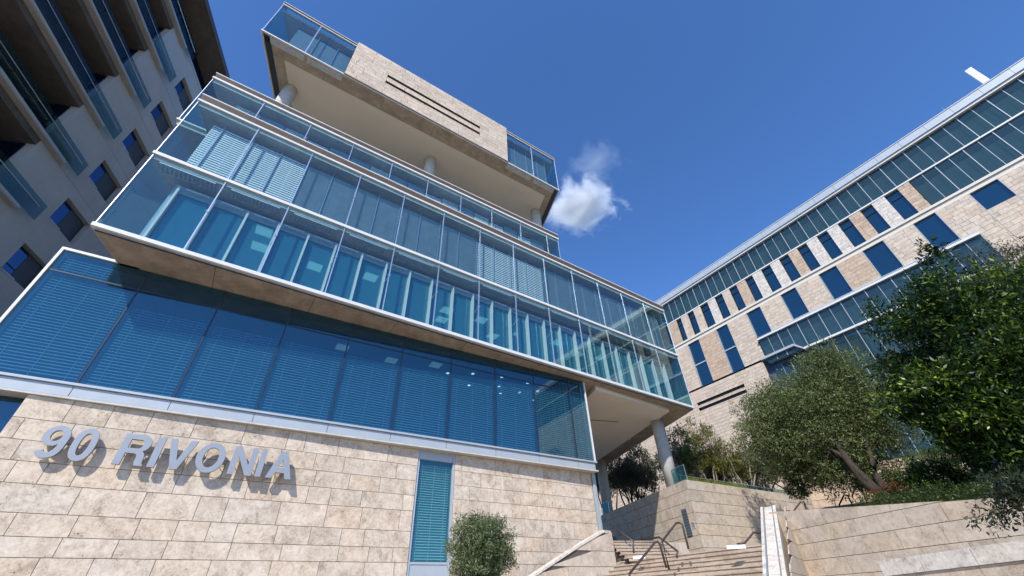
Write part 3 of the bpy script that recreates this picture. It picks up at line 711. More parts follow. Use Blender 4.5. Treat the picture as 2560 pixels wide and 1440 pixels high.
# checkered strip
E = [30.3, 28.75, 27.95, 26.75, 25.8, 24.64, 23.45, 22.3, 21.2, 20.1, 19.05, 17.8, 16.8, 15.6, 14.45, 13.3, 12.2, 11.1, 10.05, 8.85, 7.75, 6.6, 5.5, 4.35, 3.28, 2.1, .95, -.05]
kinds = ['travtan', 'travfar', 'travfar', 'travwhite', 'travfar', 'travtan', 'travwhite', 'travwhite', 'travtan', 'travwhite', 'travwhite', 'travtan', 'travwhite', 'travtan']
for i in range(0, 28, 2):
    b, a = E[i], E[i+1]
    stones(FR, a, b, [30.16+.39*k for k in range(10)], 50+i, MT[kinds[i//2]], RB, 'stone_panel', o=.10, wmin=.35, wmax=1.0, th=.12, gap=.02, backing=False)
    j = MB(); j.box(FR, a+.01, b-.01, -.1, .06, 30.16, 33.67); j.build('panel_backing', MT['joint'], RB)
    j = MB(); j.box(FR, a, b, -.05, .13, 30.1, 30.15); j.build('panel_edge', MT['white'], RB)
    if i+2 < 28:
        d, c = E[i+1], E[i+2]
        wn = MB(); wn.box(FR, c+.02, d-.02, -.22, -.19, 30.16, 33.68); wo = wn.build('window', MT['navy'], RB)
        tr_ = MB(); tr_.box(FR, c+.02, d-.02, -.18, -.10, 32.75, 32.82); tr_.build('transom', MT['darkm'], wo)
        if i % 6 == 2: bl = MB(); bl.box(FR, c+.06, d-.06, -.6, -.55, 31.6, 33.6); bl.build('blind', MT['rblind'], wo)
wn = MB(); wn.box(FR, 30.35, S1, -.12, -.09, 30.16, 33.68); wn.build('window', MT['navy'], RB)
# middle storey
E2 = [(30.3, 28.35, 's'), (28.35, 26.45, 'w'), (26.45, 23.85, 's'), (23.85, 22.1, 'w'), (22.1, 19.5, 's'), (19.5, 17.6, 'w'), (17.6, 15.1, 's'), (15.1, 13.25, 'w'), (13.25, 10.75, 's'), (10.75, 8.85, 'w'), (8.85, 6.35, 's'), (6.35, 4.4, 'w'), (4.4, 1.9, 's'), (1.9, .1, 'w'), (.1, -2.35, 's'), (-2.35, -4.35, 'w'), (-4.35, S0, 's')]
mats2 = ['travfar', 'travtan', 'travfar', 'travfar', 'travfar', 'travtan', 'travfar', 'travfar', 'travfar']
q = 0
for (b, a, kd) in E2:
    deep = b <= 30.3 and a >= 19.4
    z0 = 23.3 if deep else 26.0
    if a < -2.4: z0 = 22.
    if a < -1 and kd == 's': z0 = 20
    if kd == 's':
        n = int(round((29.42-z0)/.42)); stones(FR, a, b, [z0+(29.42-z0)*k/n for k in range(n+1)], 80+q, MT[mats2[q]], RB, 'stone_panel', o=.02, wmin=.5, wmax=1.3, th=.12, gap=.02, backing=False)
        j = MB(); j.box(FR, a+.01, b-.01, -.2, -.02, z0, 29.42); j.build('panel_backing', MT['joint'], RB)
        if not deep: j = MB(); j.box(FR, a, b, -.2, .05, z0-.08, z0-.01); j.build('panel_edge', MT['white'], RB)
        q += 1
    else:
        wn = MB(); wn.box(FR, a+.02, b-.02, -.25, -.22, 23.35 if deep else (27.3 if a < -4 else 26.0), 29.43); wo = wn.build('window', MT['navy'], RB)
        fr_ = MB(); fr_.box(FR, a, a+.05, -.22, .04, 23.35 if deep else 26., 29.4); fr_.box(FR, b-.05, b, -.22, .04, 23.35 if deep else 26., 29.4)
        if deep: fr_.box(FR, a+.06, b-.06, -.2, -.1, 26.2, 26.35)
        fr_.build('frame', MT['alu'], wo)
        for lz in range(3):
            lt = MB(); c0 = (a+b)/2-.25+.22*lz; lt.box(FR, c0, c0+.06, -1.6, -1.1, 28.4, 28.45); lt.build('ceiling_light', MT['spot'], wo)
        if deep:
            bl = MB(); bl.box(FR, a+.08, b-.08, -.5, -.45, 23.4, 26.15); bl.build('blind', MT['scrdk'], wo)
stones(FR, -4.35, -2.35, [20+.42*k for k in range(17)]+[27.27], 99, MT['travfar'], RB, 'stone_panel', o=.02, wmin=.5, wmax=1.3, th=.12, gap=.02)
# lower rail and glass band
m = MB(); m.box(FR, -1.0, 19.4, -.5, .45, 25.42, 25.62); m.build('ledge_rail', MT['white'], RB)
m = MB()
k = -1.0
while k < 17.5: m.box(FR, k, k+.05, .02, .40, 25.63, 25.83); k += .12
m.build('ledge_louvre', MT['grate'], RB)
m = MB(); m.box(FR, -1, 19.4, -.5, .0, 25.63, 25.98); m.build('recess', MT['roomdk'], RB)
band(-1.0, 19.4, 22.5, 25.41, .2)
m = MB(); m.box(FR, -1.0, 15.3, -.5, .5, 22.28, 22.48); m.build('floor_rail', MT['white'], RB)
band(-1.0, 15.0, 18.7, 22.26, .2)
m = MB(); m.hexa([FR.p(15.31, -.5, 22.26), FR.p(15.31, .5, 22.26), FR.p(16.1, .5, 23.05), FR.p(16.1, -.5, 23.05), FR.p(15.31, -.5, 22.48), FR.p(15.31, .5, 22.48), FR.p(16.05, .5, 23.3), FR.p(16.05, -.5, 23.3)])
m.box(FR, 16.11, 19.9, -.5, .5, 23.05, 23.3); m.build('bay_canopy', MT['alu'], RB)
band(15.5, 19.4, 19.0, 22.2, -.5)
# plinth of the stone wing
slh = [(22.9, 29.5, 21.05, 21.42), (22.9, 29.5, 20.35, 20.72)]
stones(FR, 19.9, S1, [7.7+.39*k for k in range(39)]+[22.95], 131, MT['travfar'], RB, 'stone_plinth', o=.3, wmin=.5, wmax=1.4, holes=slh, th=.12, gap=.02, backing=False)
j = MB(); j.box(FR, 19.92, S1, .0, .25, 7.7, 20.3); j.box(FR, 19.92, S1, .0, .25, 21.45, 22.94); j.box(FR, 19.92, S1, .0, .25, 20.76, 21.02); j.box(FR, 19.92, 22.85, 0, .25, 20.303, 21.447); j.build('plinth_core', MT['joint'], RB)
for h in slh: j = MB(); j.box(FR, h[0], h[1], -.1, -.02, h[2]-.02, h[3]+.02); j.build('vent_slot', MT['black'], RB)
stones(FR, S0, -1.05, [7.7+.42*k for k in range(30)], 140, MT['travfar'], RB, 'stone_wing', o=.02, wmin=.6, wmax=1.6, th=.12, gap=.02, backing=False)
j = MB(); j.box(FR, S0, -1.07, -.5, -.02, 7.7, 19.9); j.build('wing_core', MT['joint'], RB)
band(-1.0, 19.8, 11.5, 15.4, -.1); band(-1.0, 19.8, 15.9, 18.5, -.1)
m = MB(); m.box(FR, -1.0, 19.85, -.5, .1, 15.41, 15.89); m.build('spandrel', MT['conccol'], RB)
band(-1.0, 19.8, 7.8, 11.4, -.05)
# roof things
m = MB(); c = FR.p(-8.9, -.2, 38.36); m.tube([c, c+np.array([0, 0, .45])], .03, 6)
AN = m.build('roof_antenna', MT['steel']); tag(AN, 'stubby white panel antenna on a short pole above the right parapet', 'antenna')
m = MB(); m.box(FR, -9.15, -8.65, -.33, -.08, 38.75, 41.25); m.build('panel_housing', MT['white'], AN, bevel=.04)
m = MB(); c = FR.p(-5.7, -.2, 38.36); m.tube([c, c+np.array([0, 0, .8])], .018, 5); tag(m.build('lightning_rod', MT['steel']), 'thin short rod on the stone block parapet left of the panel antenna', 'rod')

# antennas on the middle roof
m = MB(); c = FM.p(29.6, -1.2, 21.9); m.tube([c, c+np.array([0, 0, 1.15])], [.22, .10], 10)
tag(m.build('roof_cowl', MT['white']), 'white conical cowl standing on the glass office roof edge', 'vent cowl')
m = MB(); c = FM.p(30.4, -1.2, 21.9); m.tube([c, c+np.array([0, 0, 1.5])], .03, 6); m.tube([c+np.array([0, 0, 1.5]), c+np.array([0, 0, 1.5])+FM.d*-.2], .06, 6)
tag(m.build('roof_mast', MT['darkm']), 'thin dark mast with a small head beside the white roof cowl', 'mast')

# ================================================================== STAIRS AND WALLS
E1 = np.array([8.63, 17.66]); ed = azv(-38)[:2]; dn = np.array([-.788, -.616])
rn = random.Random(21); m = MB()
Cb2 = np.array([7.2, 15.29]); cn2 = azv(121.5)[:2]; FPo = FB.p(0, 1.03, 0)[:2]; nB2 = FB.n[:2]
def trange(off):
    p0 = E1+dn*off
    return ((p0-Cb2)@cn2)/.9372+.005, ((p0-FPo)@nB2)/.995-.0
def stepslab(mb, k, a, b, u0, u1, z0, z1, r):
    P = []
    for zz in (z0, z1):
        for (t, u) in ((a, u0), (a, u1), (b, u1), (b, u0)):
            q = E1+ed*t+dn*(.36*k+u); P.append((q[0], q[1], zz))
    mb.hexa(P, r)
for k in range(19):
    z = 3.1-.165*k
    if z < .1: break
    L0, L1 = trange(.36*k)
    s = L0 - rn.uniform(0, 1)
    while s < L1:
        wd = rn.uniform(.8, 1.5); a, b = max(s, L0)+.005, min(s+wd, L1)-.005; s += wd
        if b-a < .05: continue
        r_ = rn.random()
        stepslab(m, k, a, b, -.37, .035, z-.045, z, r_); stepslab(m, k, a, b, -.06, .0, z-.168, z-.0455, r_*.8)
ST = m.build('staircase', MT['tread']); tag(ST, 'broad travertine staircase rising from the street between the sloping walls', 'staircase')
m = MB(); L0, L1 = .35, 6.2; a0 = E1+ed*(L0); a1 = E1+ed*L1
i_ = [(a0[0], a0[1]), (a1[0], a1[1]), (a1[0]+dn[0]*6.9, a1[1]+dn[1]*6.9), (a0[0]+dn[0]*6.9, a0[1]+dn[1]*6.9)]
P = [(i_[0][0], i_[0][1], 2.7), (i_[1][0], i_[1][1], 2.7), (i_[2][0], i_[2][1], -.35), (i_[3][0], i_[3][1], -.35)]
P = [(x, y, z-.4) for x, y, z in P]+[(x, y, z+.12) for x, y, z in P]; m.hexa(P); m.build('stair_core', MT['joint'], ST)
# landing, raised
m = MB(); m.prism([(8.60, 17.75), (4.35, 23.2), (4.0, 24.6), (3, 40), (10.5, 29.0), (16.8, 32.2), (11.1, 21.9)], 2.6, 3.09)
tag(m.build('landing', MT['pave']), kind='structure')
# small upper flight, into the passage
nU = azv(-17.8)[:2]; eU = azv(72.2)[:2]; U0 = np.array([4.37, 23.6]); m = MB()
for k in range(6):
    z = 4.0-.16*k; q0 = U0-nU*.33*k
    s = -.15
    while s < 2.9:
        wd = rn.uniform(.7, 1.2); a, b = s+.005, min(s+wd, 2.9)-.005; s += wd
        if b-a < .05: continue
        P = []
        rr_ = rn.random()
        for (u0, u1, za, zb) in ((-.035, .5, z-.045, z), (0., .06, z-.163, z-.0455)):
            P = []
            for zz in (za, zb):
                for (t, u) in ((a, u0), (b, u0), (b, u1), (a, u1)):
                    q = q0+eU*t+nU*u; P.append((q[0], q[1], zz))
            m.hexa(P, rr_)
UF = m.build('upper_flight', MT['tread']); tag(UF, 'short flight of steps at the mouth of the shaded passage', 'staircase')
m = MB(); q = [U0+nU*.4, U0+nU*.4+eU*2.9, U0-nU*1.2+eU*2.9, U0-nU*1.2]
P = [(x[0], x[1], 3.0) for x in q]+[(q[0][0], q[0][1], 3.9), (q[1][0], q[1][1], 3.9), (q[2][0], q[2][1], 3.12), (q[3][0], q[3][1], 3.12)]; m.hexa(P); m.build('flight_core', MT['joint'], UF)
# passage flight beyond
m = MB()
for k in range(16):
    q0 = U0+nU*(2.4+.36*k); z = 4.16+.16*k
    P = []
    for zz in (z-.17, z):
        for (t, u) in ((-.4, 0), (1.55, 0), (1.55, .5), (-.4, .5)):
            q = q0+eU*t+nU*u; P.append((q[0], q[1], zz))
    m.hexa(P, rn.random())
PS = m.build('passage_staircase', MT['tread']); m = MB()
p0, p1 = U0+nU*2.3+eU*1.58, U0+nU*8.2+eU*1.58; ex = eU*.08
m.hexa([(p0[0], p0[1], 3.98), (p0[0]+ex[0], p0[1]+ex[1], 3.98), (p1[0]+ex[0], p1[1]+ex[1], 6.4), (p1[0], p1[1], 6.4), (p0[0], p0[1], 4.35), (p0[0]+ex[0], p0[1]+ex[1], 4.35), (p1[0]+ex[0], p1[1]+ex[1], 6.95), (p1[0], p1[1], 6.95)])
m.build('stringer', MT['darkm'], PS)
tag(PS, 'shaded flight of steps climbing through the passage under the overhang', 'staircase')
m = MB(); q = [U0-eU*.6+nU*.45, U0+eU*4.6+nU*.45, U0+eU*4.6+nU*18, U0-eU*.6+nU*18]; m.prism([tuple(x) for x in q], 3.1, 3.98); tag(m.build('passage_floor', MT['pave']), kind='structure')

# retaining wall
RC = (10.62, 28.68)
FW1 = Fr(RC, 57.5); FW2 = Fr(RC, -16.0, -1)
if FW2.n[0] > 0: FW2.n = -FW2.n
RW = thing('retaining_wall', 'tall travertine retaining wall with a sharp corner and a dark grille, under the overhang', 'wall', (10.6, 28.7, 3))
zt = [7.72, 7.15, 6.48, 5.85, 5.25, 4.65, 4.0, 3.4, 2.9]
stones(FW1, 0, 17.2, zt, 31, MT['travsmooth'], RW, 'stone_face', o=0, wmin=2.2, wmax=5, gap=.022)
stones(FW2, 0.0, 22, zt, 32, MT['travsmooth'], RW, 'stone_face', o=0, wmin=1.3, wmax=3.4, gap=.022)
m = MB(); c = Fr(RC, 57.5)
k0 = FW1.p(.06, -.06, 0); m.prism([tuple(k0[:2]), tuple(FW1.p(17.2, -.06, 0)[:2]), tuple(FW1.p(17.2, -.5, 0)[:2]), tuple(FW1.p(.5, -.5, 0)[:2])], 2.9, 7.70)
m.prism([tuple(FW2.p(.06, -.06, 0)[:2]), tuple(FW2.p(22, -.06, 0)[:2]), tuple(FW2.p(22, -.5, 0)[:2]), tuple(FW2.p(.7, -.5, 0)[:2])], 2.9, 7.70); m.build('wall_core', MT['travsmooth'], RW)
gr = MB(); gr.box(FW2, .72, 1.24, .005, .03, 4.66, 6.17)
GR = gr.build('drain_grille', MT['black'], RW)
gr = MB()
for k in range(10): gr.box(FW2, .74, 1.22, .031, .045, 4.70+.148*k, 4.80+.148*k)
gr.build('grille_bar', plain('grey_bar', (.12, .13, .135), .5, .3), GR)
# notice by the corner
m = MB(); m.box(FW2, .22, .56, .004, .018, 5.02, 5.38); NP = m.build('notice_plate', plain('stone_grey_plate', (.5, .46, .42), .5)); tag(NP, 'small pale notice with dark lines beside the grille on the retaining wall', 'notice')
m = MB()
for k in range(4): m.box(FW2, .25, .53 - (.06 if k % 2 else 0), .019, .022, 5.28-.065*k, 5.31-.065*k)
m.box(FW2, .40, .53, .019, .022, 5.33, 5.36); m.build('printed_line', MT['black'], NP)
# terrace behind
m = MB(); m.prism([tuple(FW1.p(.5, -.5, 0)[:2]), tuple(FW1.p(17.2, -.5, 0)[:2]), (60, 66), (40, 100), (-20, 100), tuple(FW2.p(22, -.5, 0)[:2])], 6.5, 7.64)
tag(m.build('terrace', MT['pave']), kind='structure')

# sloping parapet by the base wall
FP = Fr(FB.p(0, 1.0, 0), 57.45)
def ptop(s): return 4.27-max(0, 15.35-s)*.435
PW = thing('sloping_parapet', 'rough travertine stair parapet sloping down along the base wall', 'parapet', tuple(FP.p(15, 0, 2)))
stones(FP, 6.5, 15.97, [-.1, .5, 1.1, 1.7, 2.3, 2.9, 3.5, 4.4], 61, MT['travsmooth'], PW, 'stone_face', o=0, wmin=1.2, wmax=3, gap=.02, topf=ptop)
m = MB()
def slab_sl(F, s0, s1, o0, o1, f, dz0, dz1):
    return [F.p(s0, o0, f(s0)+dz0), F.p(s0, o1, f(s0)+dz0), F.p(s1, o1, f(s1)+dz0), F.p(s1, o0, f(s1)+dz0), F.p(s0, o0, f(s0)+dz1), F.p(s0, o1, f(s0)+dz1), F.p(s1, o1, f(s1)+dz1), F.p(s1, o0, f(s1)+dz1)]
s = 6.5
while s < 15.4:
    e = min(s+1.5, 15.6); m.hexa(slab_sl(FP, s+.008, e-.008, -.38, .03, ptop, 0, .09), rn.random()); s = e
m.build('coping', MT['travwhite'], PW)
m = MB(); m.prism([tuple(FP.p(15.9, 0, 0)[:2]), tuple(FP.p(15.6, -.4, 0)[:2]), tuple(FP.p(15.25, -.4, 0)[:2]), tuple(FP.p(15.25, -.05, 0)[:2]), tuple(FP.p(15.88, -.05, 0)[:2])], 2, 4.36); m.build('end_block', MT['travsmooth'], PW)

# channel wall
CW = thing('channel_wall', 'white rough stone balustrade with two steel strips sloping down beside the stairs', 'balustrade', (8, 16, 2))
cdv = azv(31.5); cn = azv(121.5)
Cb = np.array([7.2, 15.29, 2.09])
def cpt(t, w_, dz): q = Cb+cdv*t+cn*w_; return (q[0], q[1], q[2]+t*.364+dz)
def cbx(mb, t0, t1, w0, w1, d0, d1, r=.5): mb.hexa([cpt(t0, w0, d0), cpt(t0, w1, d0), cpt(t1, w1, d0), cpt(t1, w0, d0), cpt(t0, w0, d1), cpt(t0, w1, d1), cpt(t1, w1, d1), cpt(t1, w0, d1)], r)
TT = 7.9
for (w0, w1, nm, mt, tp) in ((0, .10, 'edge_stone', 'travwhite', 0), (.10, .145, 'steel_strip', 'steel', -.015), (.155, .47, 'channel_stone', 'travwhite', -.03), (.475, .52, 'steel_strip', 'steel', -.015), (.52, .64, 'edge_stone', 'travwhite', 0)):
    m = MB(); t = -4.
    while t < TT: cbx(m, t+(.006 if 'steel' not in nm else 0), min(t+1.4, TT)-(.006 if 'steel' not in nm else 0), w0, w1, -.3, tp, rn.random()); t += 1.4
    m.build(nm, MT[mt], CW)
m = MB(); m.hexa([tuple(np.array(cpt(-4, .01, 0))*[1, 1, 0]), tuple(np.array(cpt(-4, .63, 0))*[1, 1, 0]), tuple(np.array(cpt(TT, .63, 0))*[1, 1, 0]), tuple(np.array(cpt(TT, .01, 0))*[1, 1, 0]), cpt(-4, .01, -.29), cpt(-4, .63, -.29), cpt(TT, .63, -.29), cpt(TT, .01, -.29)]); m.build('wall_core', MT['travsmooth'], CW)

# right garden wall
FG = Fr((11.24, 19.95), -17, -1)
if FG.n[0] > 0: FG.n = -FG.n
def gtop(s): return 4.45+s*.119
GW = thing('garden_wall', 'long smooth tan travertine wall under the trees at lower right', 'wall', (12, 17, 0))
stones(FG, -15, .9, [0, .55, 1.1, 1.6, 2.15, 2.68, 3.22, 3.74, 4.6], 71, MT['travsmooth'], GW, 'stone_face', o=0, wmin=.9, wmax=1.5, gap=.016, topf=gtop)
m = MB(); m.hexa([tuple(FG.p(-15, -.45, 0)), tuple(FG.p(-15, -.05, 0)), tuple(FG.p(.9, -.05, 0)), tuple(FG.p(.9, -.45, 0)), tuple(FG.p(-15, -.45, gtop(-15)-.02)), tuple(FG.p(-15, -.05, gtop(-15)-.02)), tuple(FG.p(.9, -.05, gtop(.9)-.02)), tuple(FG.p(.9, -.45, gtop(.9)-.02))]); m.build('wall_core', MT['travsmooth'], GW)
# wall face between channel and garden wall (shaded return)
cq = np.array(cpt(TT, .66, 0)); cq0 = np.array(cpt(-3, .66, 0)); Fq = Fr(tuple(cq0[:2]), 31.5+2.0)
stones(Fq, 0, 10.6, [0, .55, 1.1, 1.6, 2.15, 2.68, 3.22, 3.74, 4.3, 4.9], 77, MT['travsmooth'], GW, 'return_face', o=0, wmin=1.5, wmax=3, gap=.016, topf=lambda s: 1.0+s*.36)
# low wall with rough white coping in front
FH = Fr(FG.p(0, .75, 0), -17, -1); FH.n = FG.n
def htop(s): return 2.38+(s+7.2)*-.035
LW = thing('low_wall', 'low wall with a thick pitted white coping in front of the tan garden wall', 'wall', (11, 12, 0))
m = MB(); s = -15.
while s < -3.6:
    e = min(s+1.45, -3.55); m.hexa(slab_sl(FH, s+.01, e-.01, -.55, .05, htop, -.26, .14), rn.random()); s += 1.45
m.build('coping', MT['travwhite'], LW)
stones(FH, -15, -3.55, [0, .6, 1.2, 1.8, 2.5], 73, MT['travsmooth'], LW, 'stone_face', o=0, wmin=1., wmax=1.6, gap=.016, topf=lambda q: htop(q)-.27)

# garden terrain behind the wall
m = MB(); A = [tuple(FG.p(-15, -.45, 0)[:2]), tuple(FG.p(-3.3, -.45, 0)[:2])]
m.quad((A[0][0], A[0][1], 2.5), (A[1][0], A[1][1], 4.0), (27, 33, 7.5), (46, 14, 7.5)); m.quad((A[0][0], A[0][1], 2.5), (46, 14, 7.5), (70, -20, 7.5), (20, -10, 2.5))
m.quad((27, 33, 7.5), (60, 66, 7.64), (90, 40, 7.64), (46, 14, 7.5))
tag(m.build('garden_bed', MT['earth']), kind='structure')

# handrails
def handrail(name, label, pts, grp=None, r=.04):
    m = MB()
    for pl in pts: m.tube(pl, r, 8)
    return tag(m.build(name, MT['bronze'], smooth=True), label, 'handrail', grp)
handrail('handrail', 'upper bronze handrail loop on the broad stairs by the wall corner',
         [[(6.22, 18.35, 3.1), (6.22, 18.35, 3.93), (6.12, 18.38, 3.98), (5.98, 18.30, 3.96), (5.05, 17.5, 3.30), (5.1, 17.55, 2.45)]])
handrail('handrail', 'nearest bronze handrail loop sloping out of the bottom of the stairs',
         [[(4.99, 17.45, 2.5), (4.93, 17.42, 3.22), (4.86, 17.38, 3.28), (4.72, 17.28, 3.25), (3.4, 16.2, 2.32), (3.4, 16.2, 1.5)]])
handrail('handrail', 'thin bronze handrail descending the short flight beside the building corner',
         [[(4.52, 25.1, 4.1), (4.59, 25.08, 4.86), (4.68, 25.06, 4.91), (5.2, 22.71, 3.88), (5.12, 22.73, 3.2)]])
def at(x, y, r):   # used once to set out the remaining small rails from surveyed bearings
    v = _f*1027.97+_rt*(x-1280)-_up*(y-720); k = r/math.hypot(v.x, v.y); return (v.x*k, v.y*k, 1.6+v.z*k)
handrail('handrail', 'dark rail edging the top of the short flight below the retaining wall',
         [[at(1603, 1350, 26), at(1648, 1343, 25), at(1694, 1378, 21.5), at(1692, 1392, 21.4)]], None, .045)
handrail('handrail', 'low dark rail where the stairs meet the channel wall',
         [[at(1842, 1361, 21), at(1862, 1357, 21), at(1884, 1331, 22), at(1904, 1332, 22)]], None, .04)
handrail('handrail', 'small bronze rail hoop just above the channel wall top', [[at(1959, 1286, 28), at(1966, 1278, 28.5), at(1974, 1277, 28.5), at(1980, 1288, 28)]], None, .04)
handrail('handrail', 'tall bronze rail hoop right of the channel wall on the upper landing', [[at(1989, 1285, 30), at(1983, 1279, 30), at(2001, 1255, 30.5), at(2010, 1255, 30.5), at(2022, 1283, 30)]], None, .04)
handrail('handrail', 'bronze rail hoop at the foot of the uppermost stairs', [[at(2103, 1276, 31), at(2098, 1262, 31), at(2110, 1238, 31.5), at(2119, 1238, 31.5), at(2134, 1268, 31)]], None, .04)
handrail('handrail', 'highest bronze rail hoop beside the leaning tree trunk', [[at(2146, 1268, 31.5), at(2130, 1240, 31.5), at(2142, 1212, 32), at(2150, 1212, 32), at(2170, 1262, 31.5)]], None, .04)
# uppermost stairs and plaza wall
FU = Fr(at(2056, 1290, 30.5)[:2], 118); 
m = MB()
for k in range(6):
    a = np.array(at(2050+2*k, 1288-4*k, 30.5+.4*k)); b = np.array(at(2222, 1268-4*k, 30.5+.4*k)); dd = np.array([.15, .5, 0])
    m.hexa([tuple(a-[0, 0, .17]), tuple(b-[0, 0, .17]), tuple(b+dd-[0, 0, .17]), tuple(a+dd-[0, 0, .17]), tuple(a), tuple(b), tuple(b+dd), tuple(a+dd)], rn.random())
tag(m.build('upper_staircase', MT['tread']), 'short stone stairs far up between retaining wall and leaning tree', 'staircase')
FK = Fr(at(2085, 1240, 40)[:2], 118)
if FK.n[1] > 0: FK.n = -FK.n
KW = thing('plaza_wall', 'warm stone block wall behind the uppermost stairs', 'wall', tuple(FK.p(2, 0, 6)))
stones(FK, -1.5, 8, [5.0+.5*k for k in range(9)], 91, MT['travtan'], KW, 'stone_face', o=0, wmin=.6, wmax=1.3, gap=.02)
# white step plates
for lab, px, rr_ in (('white plate fixed to a stair riser near the lower handrails', (1585, 1610, 1390, 1400), 21.3), ('white plate on the top riser near the channel wall', (1820, 1862, 1369, 1375), 18.4)):
    a, b = np.array(at(px[0], px[3]-2, rr_)), np.array(at(px[1]+4, px[3]-4, rr_)); u = np.array([0, 0, .11])
    dd = np.array([-.03, -.03, 0]); m = MB(); m.hexa([tuple(a), tuple(b), tuple(b+dd), tuple(a+dd), tuple(a+u), tuple(b+u), tuple(b+dd+u), tuple(a+dd+u)])
    tag(m.build('step_plate', MT['sign']), lab, 'plate', 'white plates on stair risers')
# glass rails on the terrace
def glassrail(label, F, s0, s1, o, z0, z1):
    t = thing('glass_railing', label, 'railing', tuple(F.p(s0, o, z0)))
    n = max(1, int(round((s1-s0)/1.5))); w_ = (s1-s0)/n
    for k in range(n):
        m = MB(); m.box(F, s0+w_*k+.02, s0+w_*(k+1)-.02, o-.012, o, z0, z1); m.build('glass_panel', MT['rail'], t)
        m = MB(); m.box(F, s0+w_*k-.02, s0+w_*k+.015, o-.05, o-.015, z0, z1); m.build('post', MT['steel'], t)
    m = MB(); m.tube([F.p(s0, o-.03, z1+.02), F.p(s1, o-.03, z1+.02)], .02, 6); m.build('top_rail', MT['steel'], t)
glassrail('green glass railing along the terrace behind the retaining wall', FW1, 1.2, 16.5, -2.4, 7.65, 8.75)
glassrail('single green glass pane beside the foot of the front column', FW2, 0.3, 1.8, -.35, 7.7, 8.7)
glassrail('single green glass pane beside the foot of the rear column', FW2, 12.0, 13.5, -.35, 7.7, 8.7)

# ================================================================== VEGETATION
def leaves(name, mat, parent, clumps, n, lsz, seed, asp=.38, up=.4, droop=0., shape='sprig'):
    """clumps: list (center, radius3). Leaves grow in small sprigs"""
    rg = np.random.default_rng(seed)
    C_ = np.array([c[0] for c in clumps]); Rd = np.array([c[1] for c in clumps])
    vol = Rd[:, 0]*Rd[:, 1]*Rd[:, 2]; pr = vol**.75; pr /= pr.sum()
    ns = n//7; ci = rg.choice(len(clumps), ns, p=pr)
    d = rg.normal(size=(ns, 3)); d /= np.linalg.norm(d, axis=1)[:, None]
    rad = rg.uniform(.45, 1.0, ns)**.7
    base = C_[ci]+d*Rd[ci]*rad[:, None]
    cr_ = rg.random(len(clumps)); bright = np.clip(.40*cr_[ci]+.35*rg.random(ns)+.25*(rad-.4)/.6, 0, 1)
    dirs = d+rg.normal(size=(ns, 3))*.6+np.array([0, 0, up]); dirs /= np.linalg.norm(dirs, axis=1)[:, None]
    L_ = 7
    base = np.repeat(base, L_, 0); dirs = np.repeat(dirs, L_, 0); br = np.repeat(bright, L_); k = np.tile(np.arange(L_), ns)
    N_ = len(base); pos = base+dirs*(k[:, None]-3)*lsz*.42+rg.normal(size=(N_, 3))*lsz*.12
    ld = dirs*.7+rg.normal(size=(N_, 3))*.75+np.array([0, 0, -droop]); ld /= np.linalg.norm(ld, axis=1)[:, None]
    nr = rg.normal(size=(N_, 3))*.7+np.array([0, 0, .8]); sd_ = np.cross(ld, nr); sd_ /= (np.linalg.norm(sd_, axis=1)[:, None]+1e-9)
    sz = lsz*rg.uniform(.6, 1.25, N_)[:, None]
    v = np.stack([pos, pos+ld*sz*.45+sd_*sz*asp*.5, pos+ld*sz, pos+ld*sz*.45-sd_*sz*asp*.5], 1).reshape(-1, 3)
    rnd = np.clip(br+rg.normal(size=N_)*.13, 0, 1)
    return fast_mesh(name, v, N_, 4, rnd, mat, parent)

def ellclumps(c, r, n, cr_, seed, shell=.55, flat=1.):
    rg = np.random.default_rng(seed); out = []
    for i in range(n):
        d = rg.normal(size=3); d /= np.linalg.norm(d); k = rg.uniform(shell, 1.)
        p = np.array(c)+d*np.array(r)*k; q = cr_*rg.uniform(.6, 1.35)
        out.append((p, np.array([q, q, q*.75*flat])))
    return out

def trunk(mb, base, tips, r0, seed, bend=.25):
    rg = random.Random(seed)
    for t in tips:
        b = Vector(base); t = Vector(t); n = 6; pts = []; rad = []
        off = Vector((rg.uniform(-1, 1), rg.uniform(-1, 1), rg.uniform(-.3, .3)))*(t-b).length*bend*.4
        for k in range(n+1):
            u = k/n; p = b.lerp(t, u)+off*math.sin(u*math.pi)+Vector((rg.uniform(-1, 1), rg.uniform(-1, 1), 0))*.03*(t-b).length*(0 if k in (0, n) else 1)
            pts.append(p); rad.append(r0*(1-u)**.8*.9+.012)
        mb.tube(pts, rad, 8)

def tree(name, label, cat, base, tips, r0, clumps, n, lsz, leafm, barkm, seed, group=None, **kw):
    t = thing(name, label, cat, tuple(base), group)
    m = MB(); trunk(m, base, tips, r0, seed)
    rg = random.Random(seed+1)
    for tip in tips:      # twigs reaching into the nearby clumps
        cl = sorted(clumps, key=lambda c: (Vector(c[0])-Vector(tip)).length)[:5]
        mid = Vector(base).lerp(Vector(tip), .62)
        for c in cl: m.tube([mid, mid.lerp(Vector(c[0]), .5)+Vector((0, 0, .1)), Vector(c[0])], [r0*.32, r0*.2, .012], 6)
    m.build('trunk', barkm, t, smooth=True)
    leaves('crown', leafm, t, clumps, n, lsz, seed, **kw)
    return t

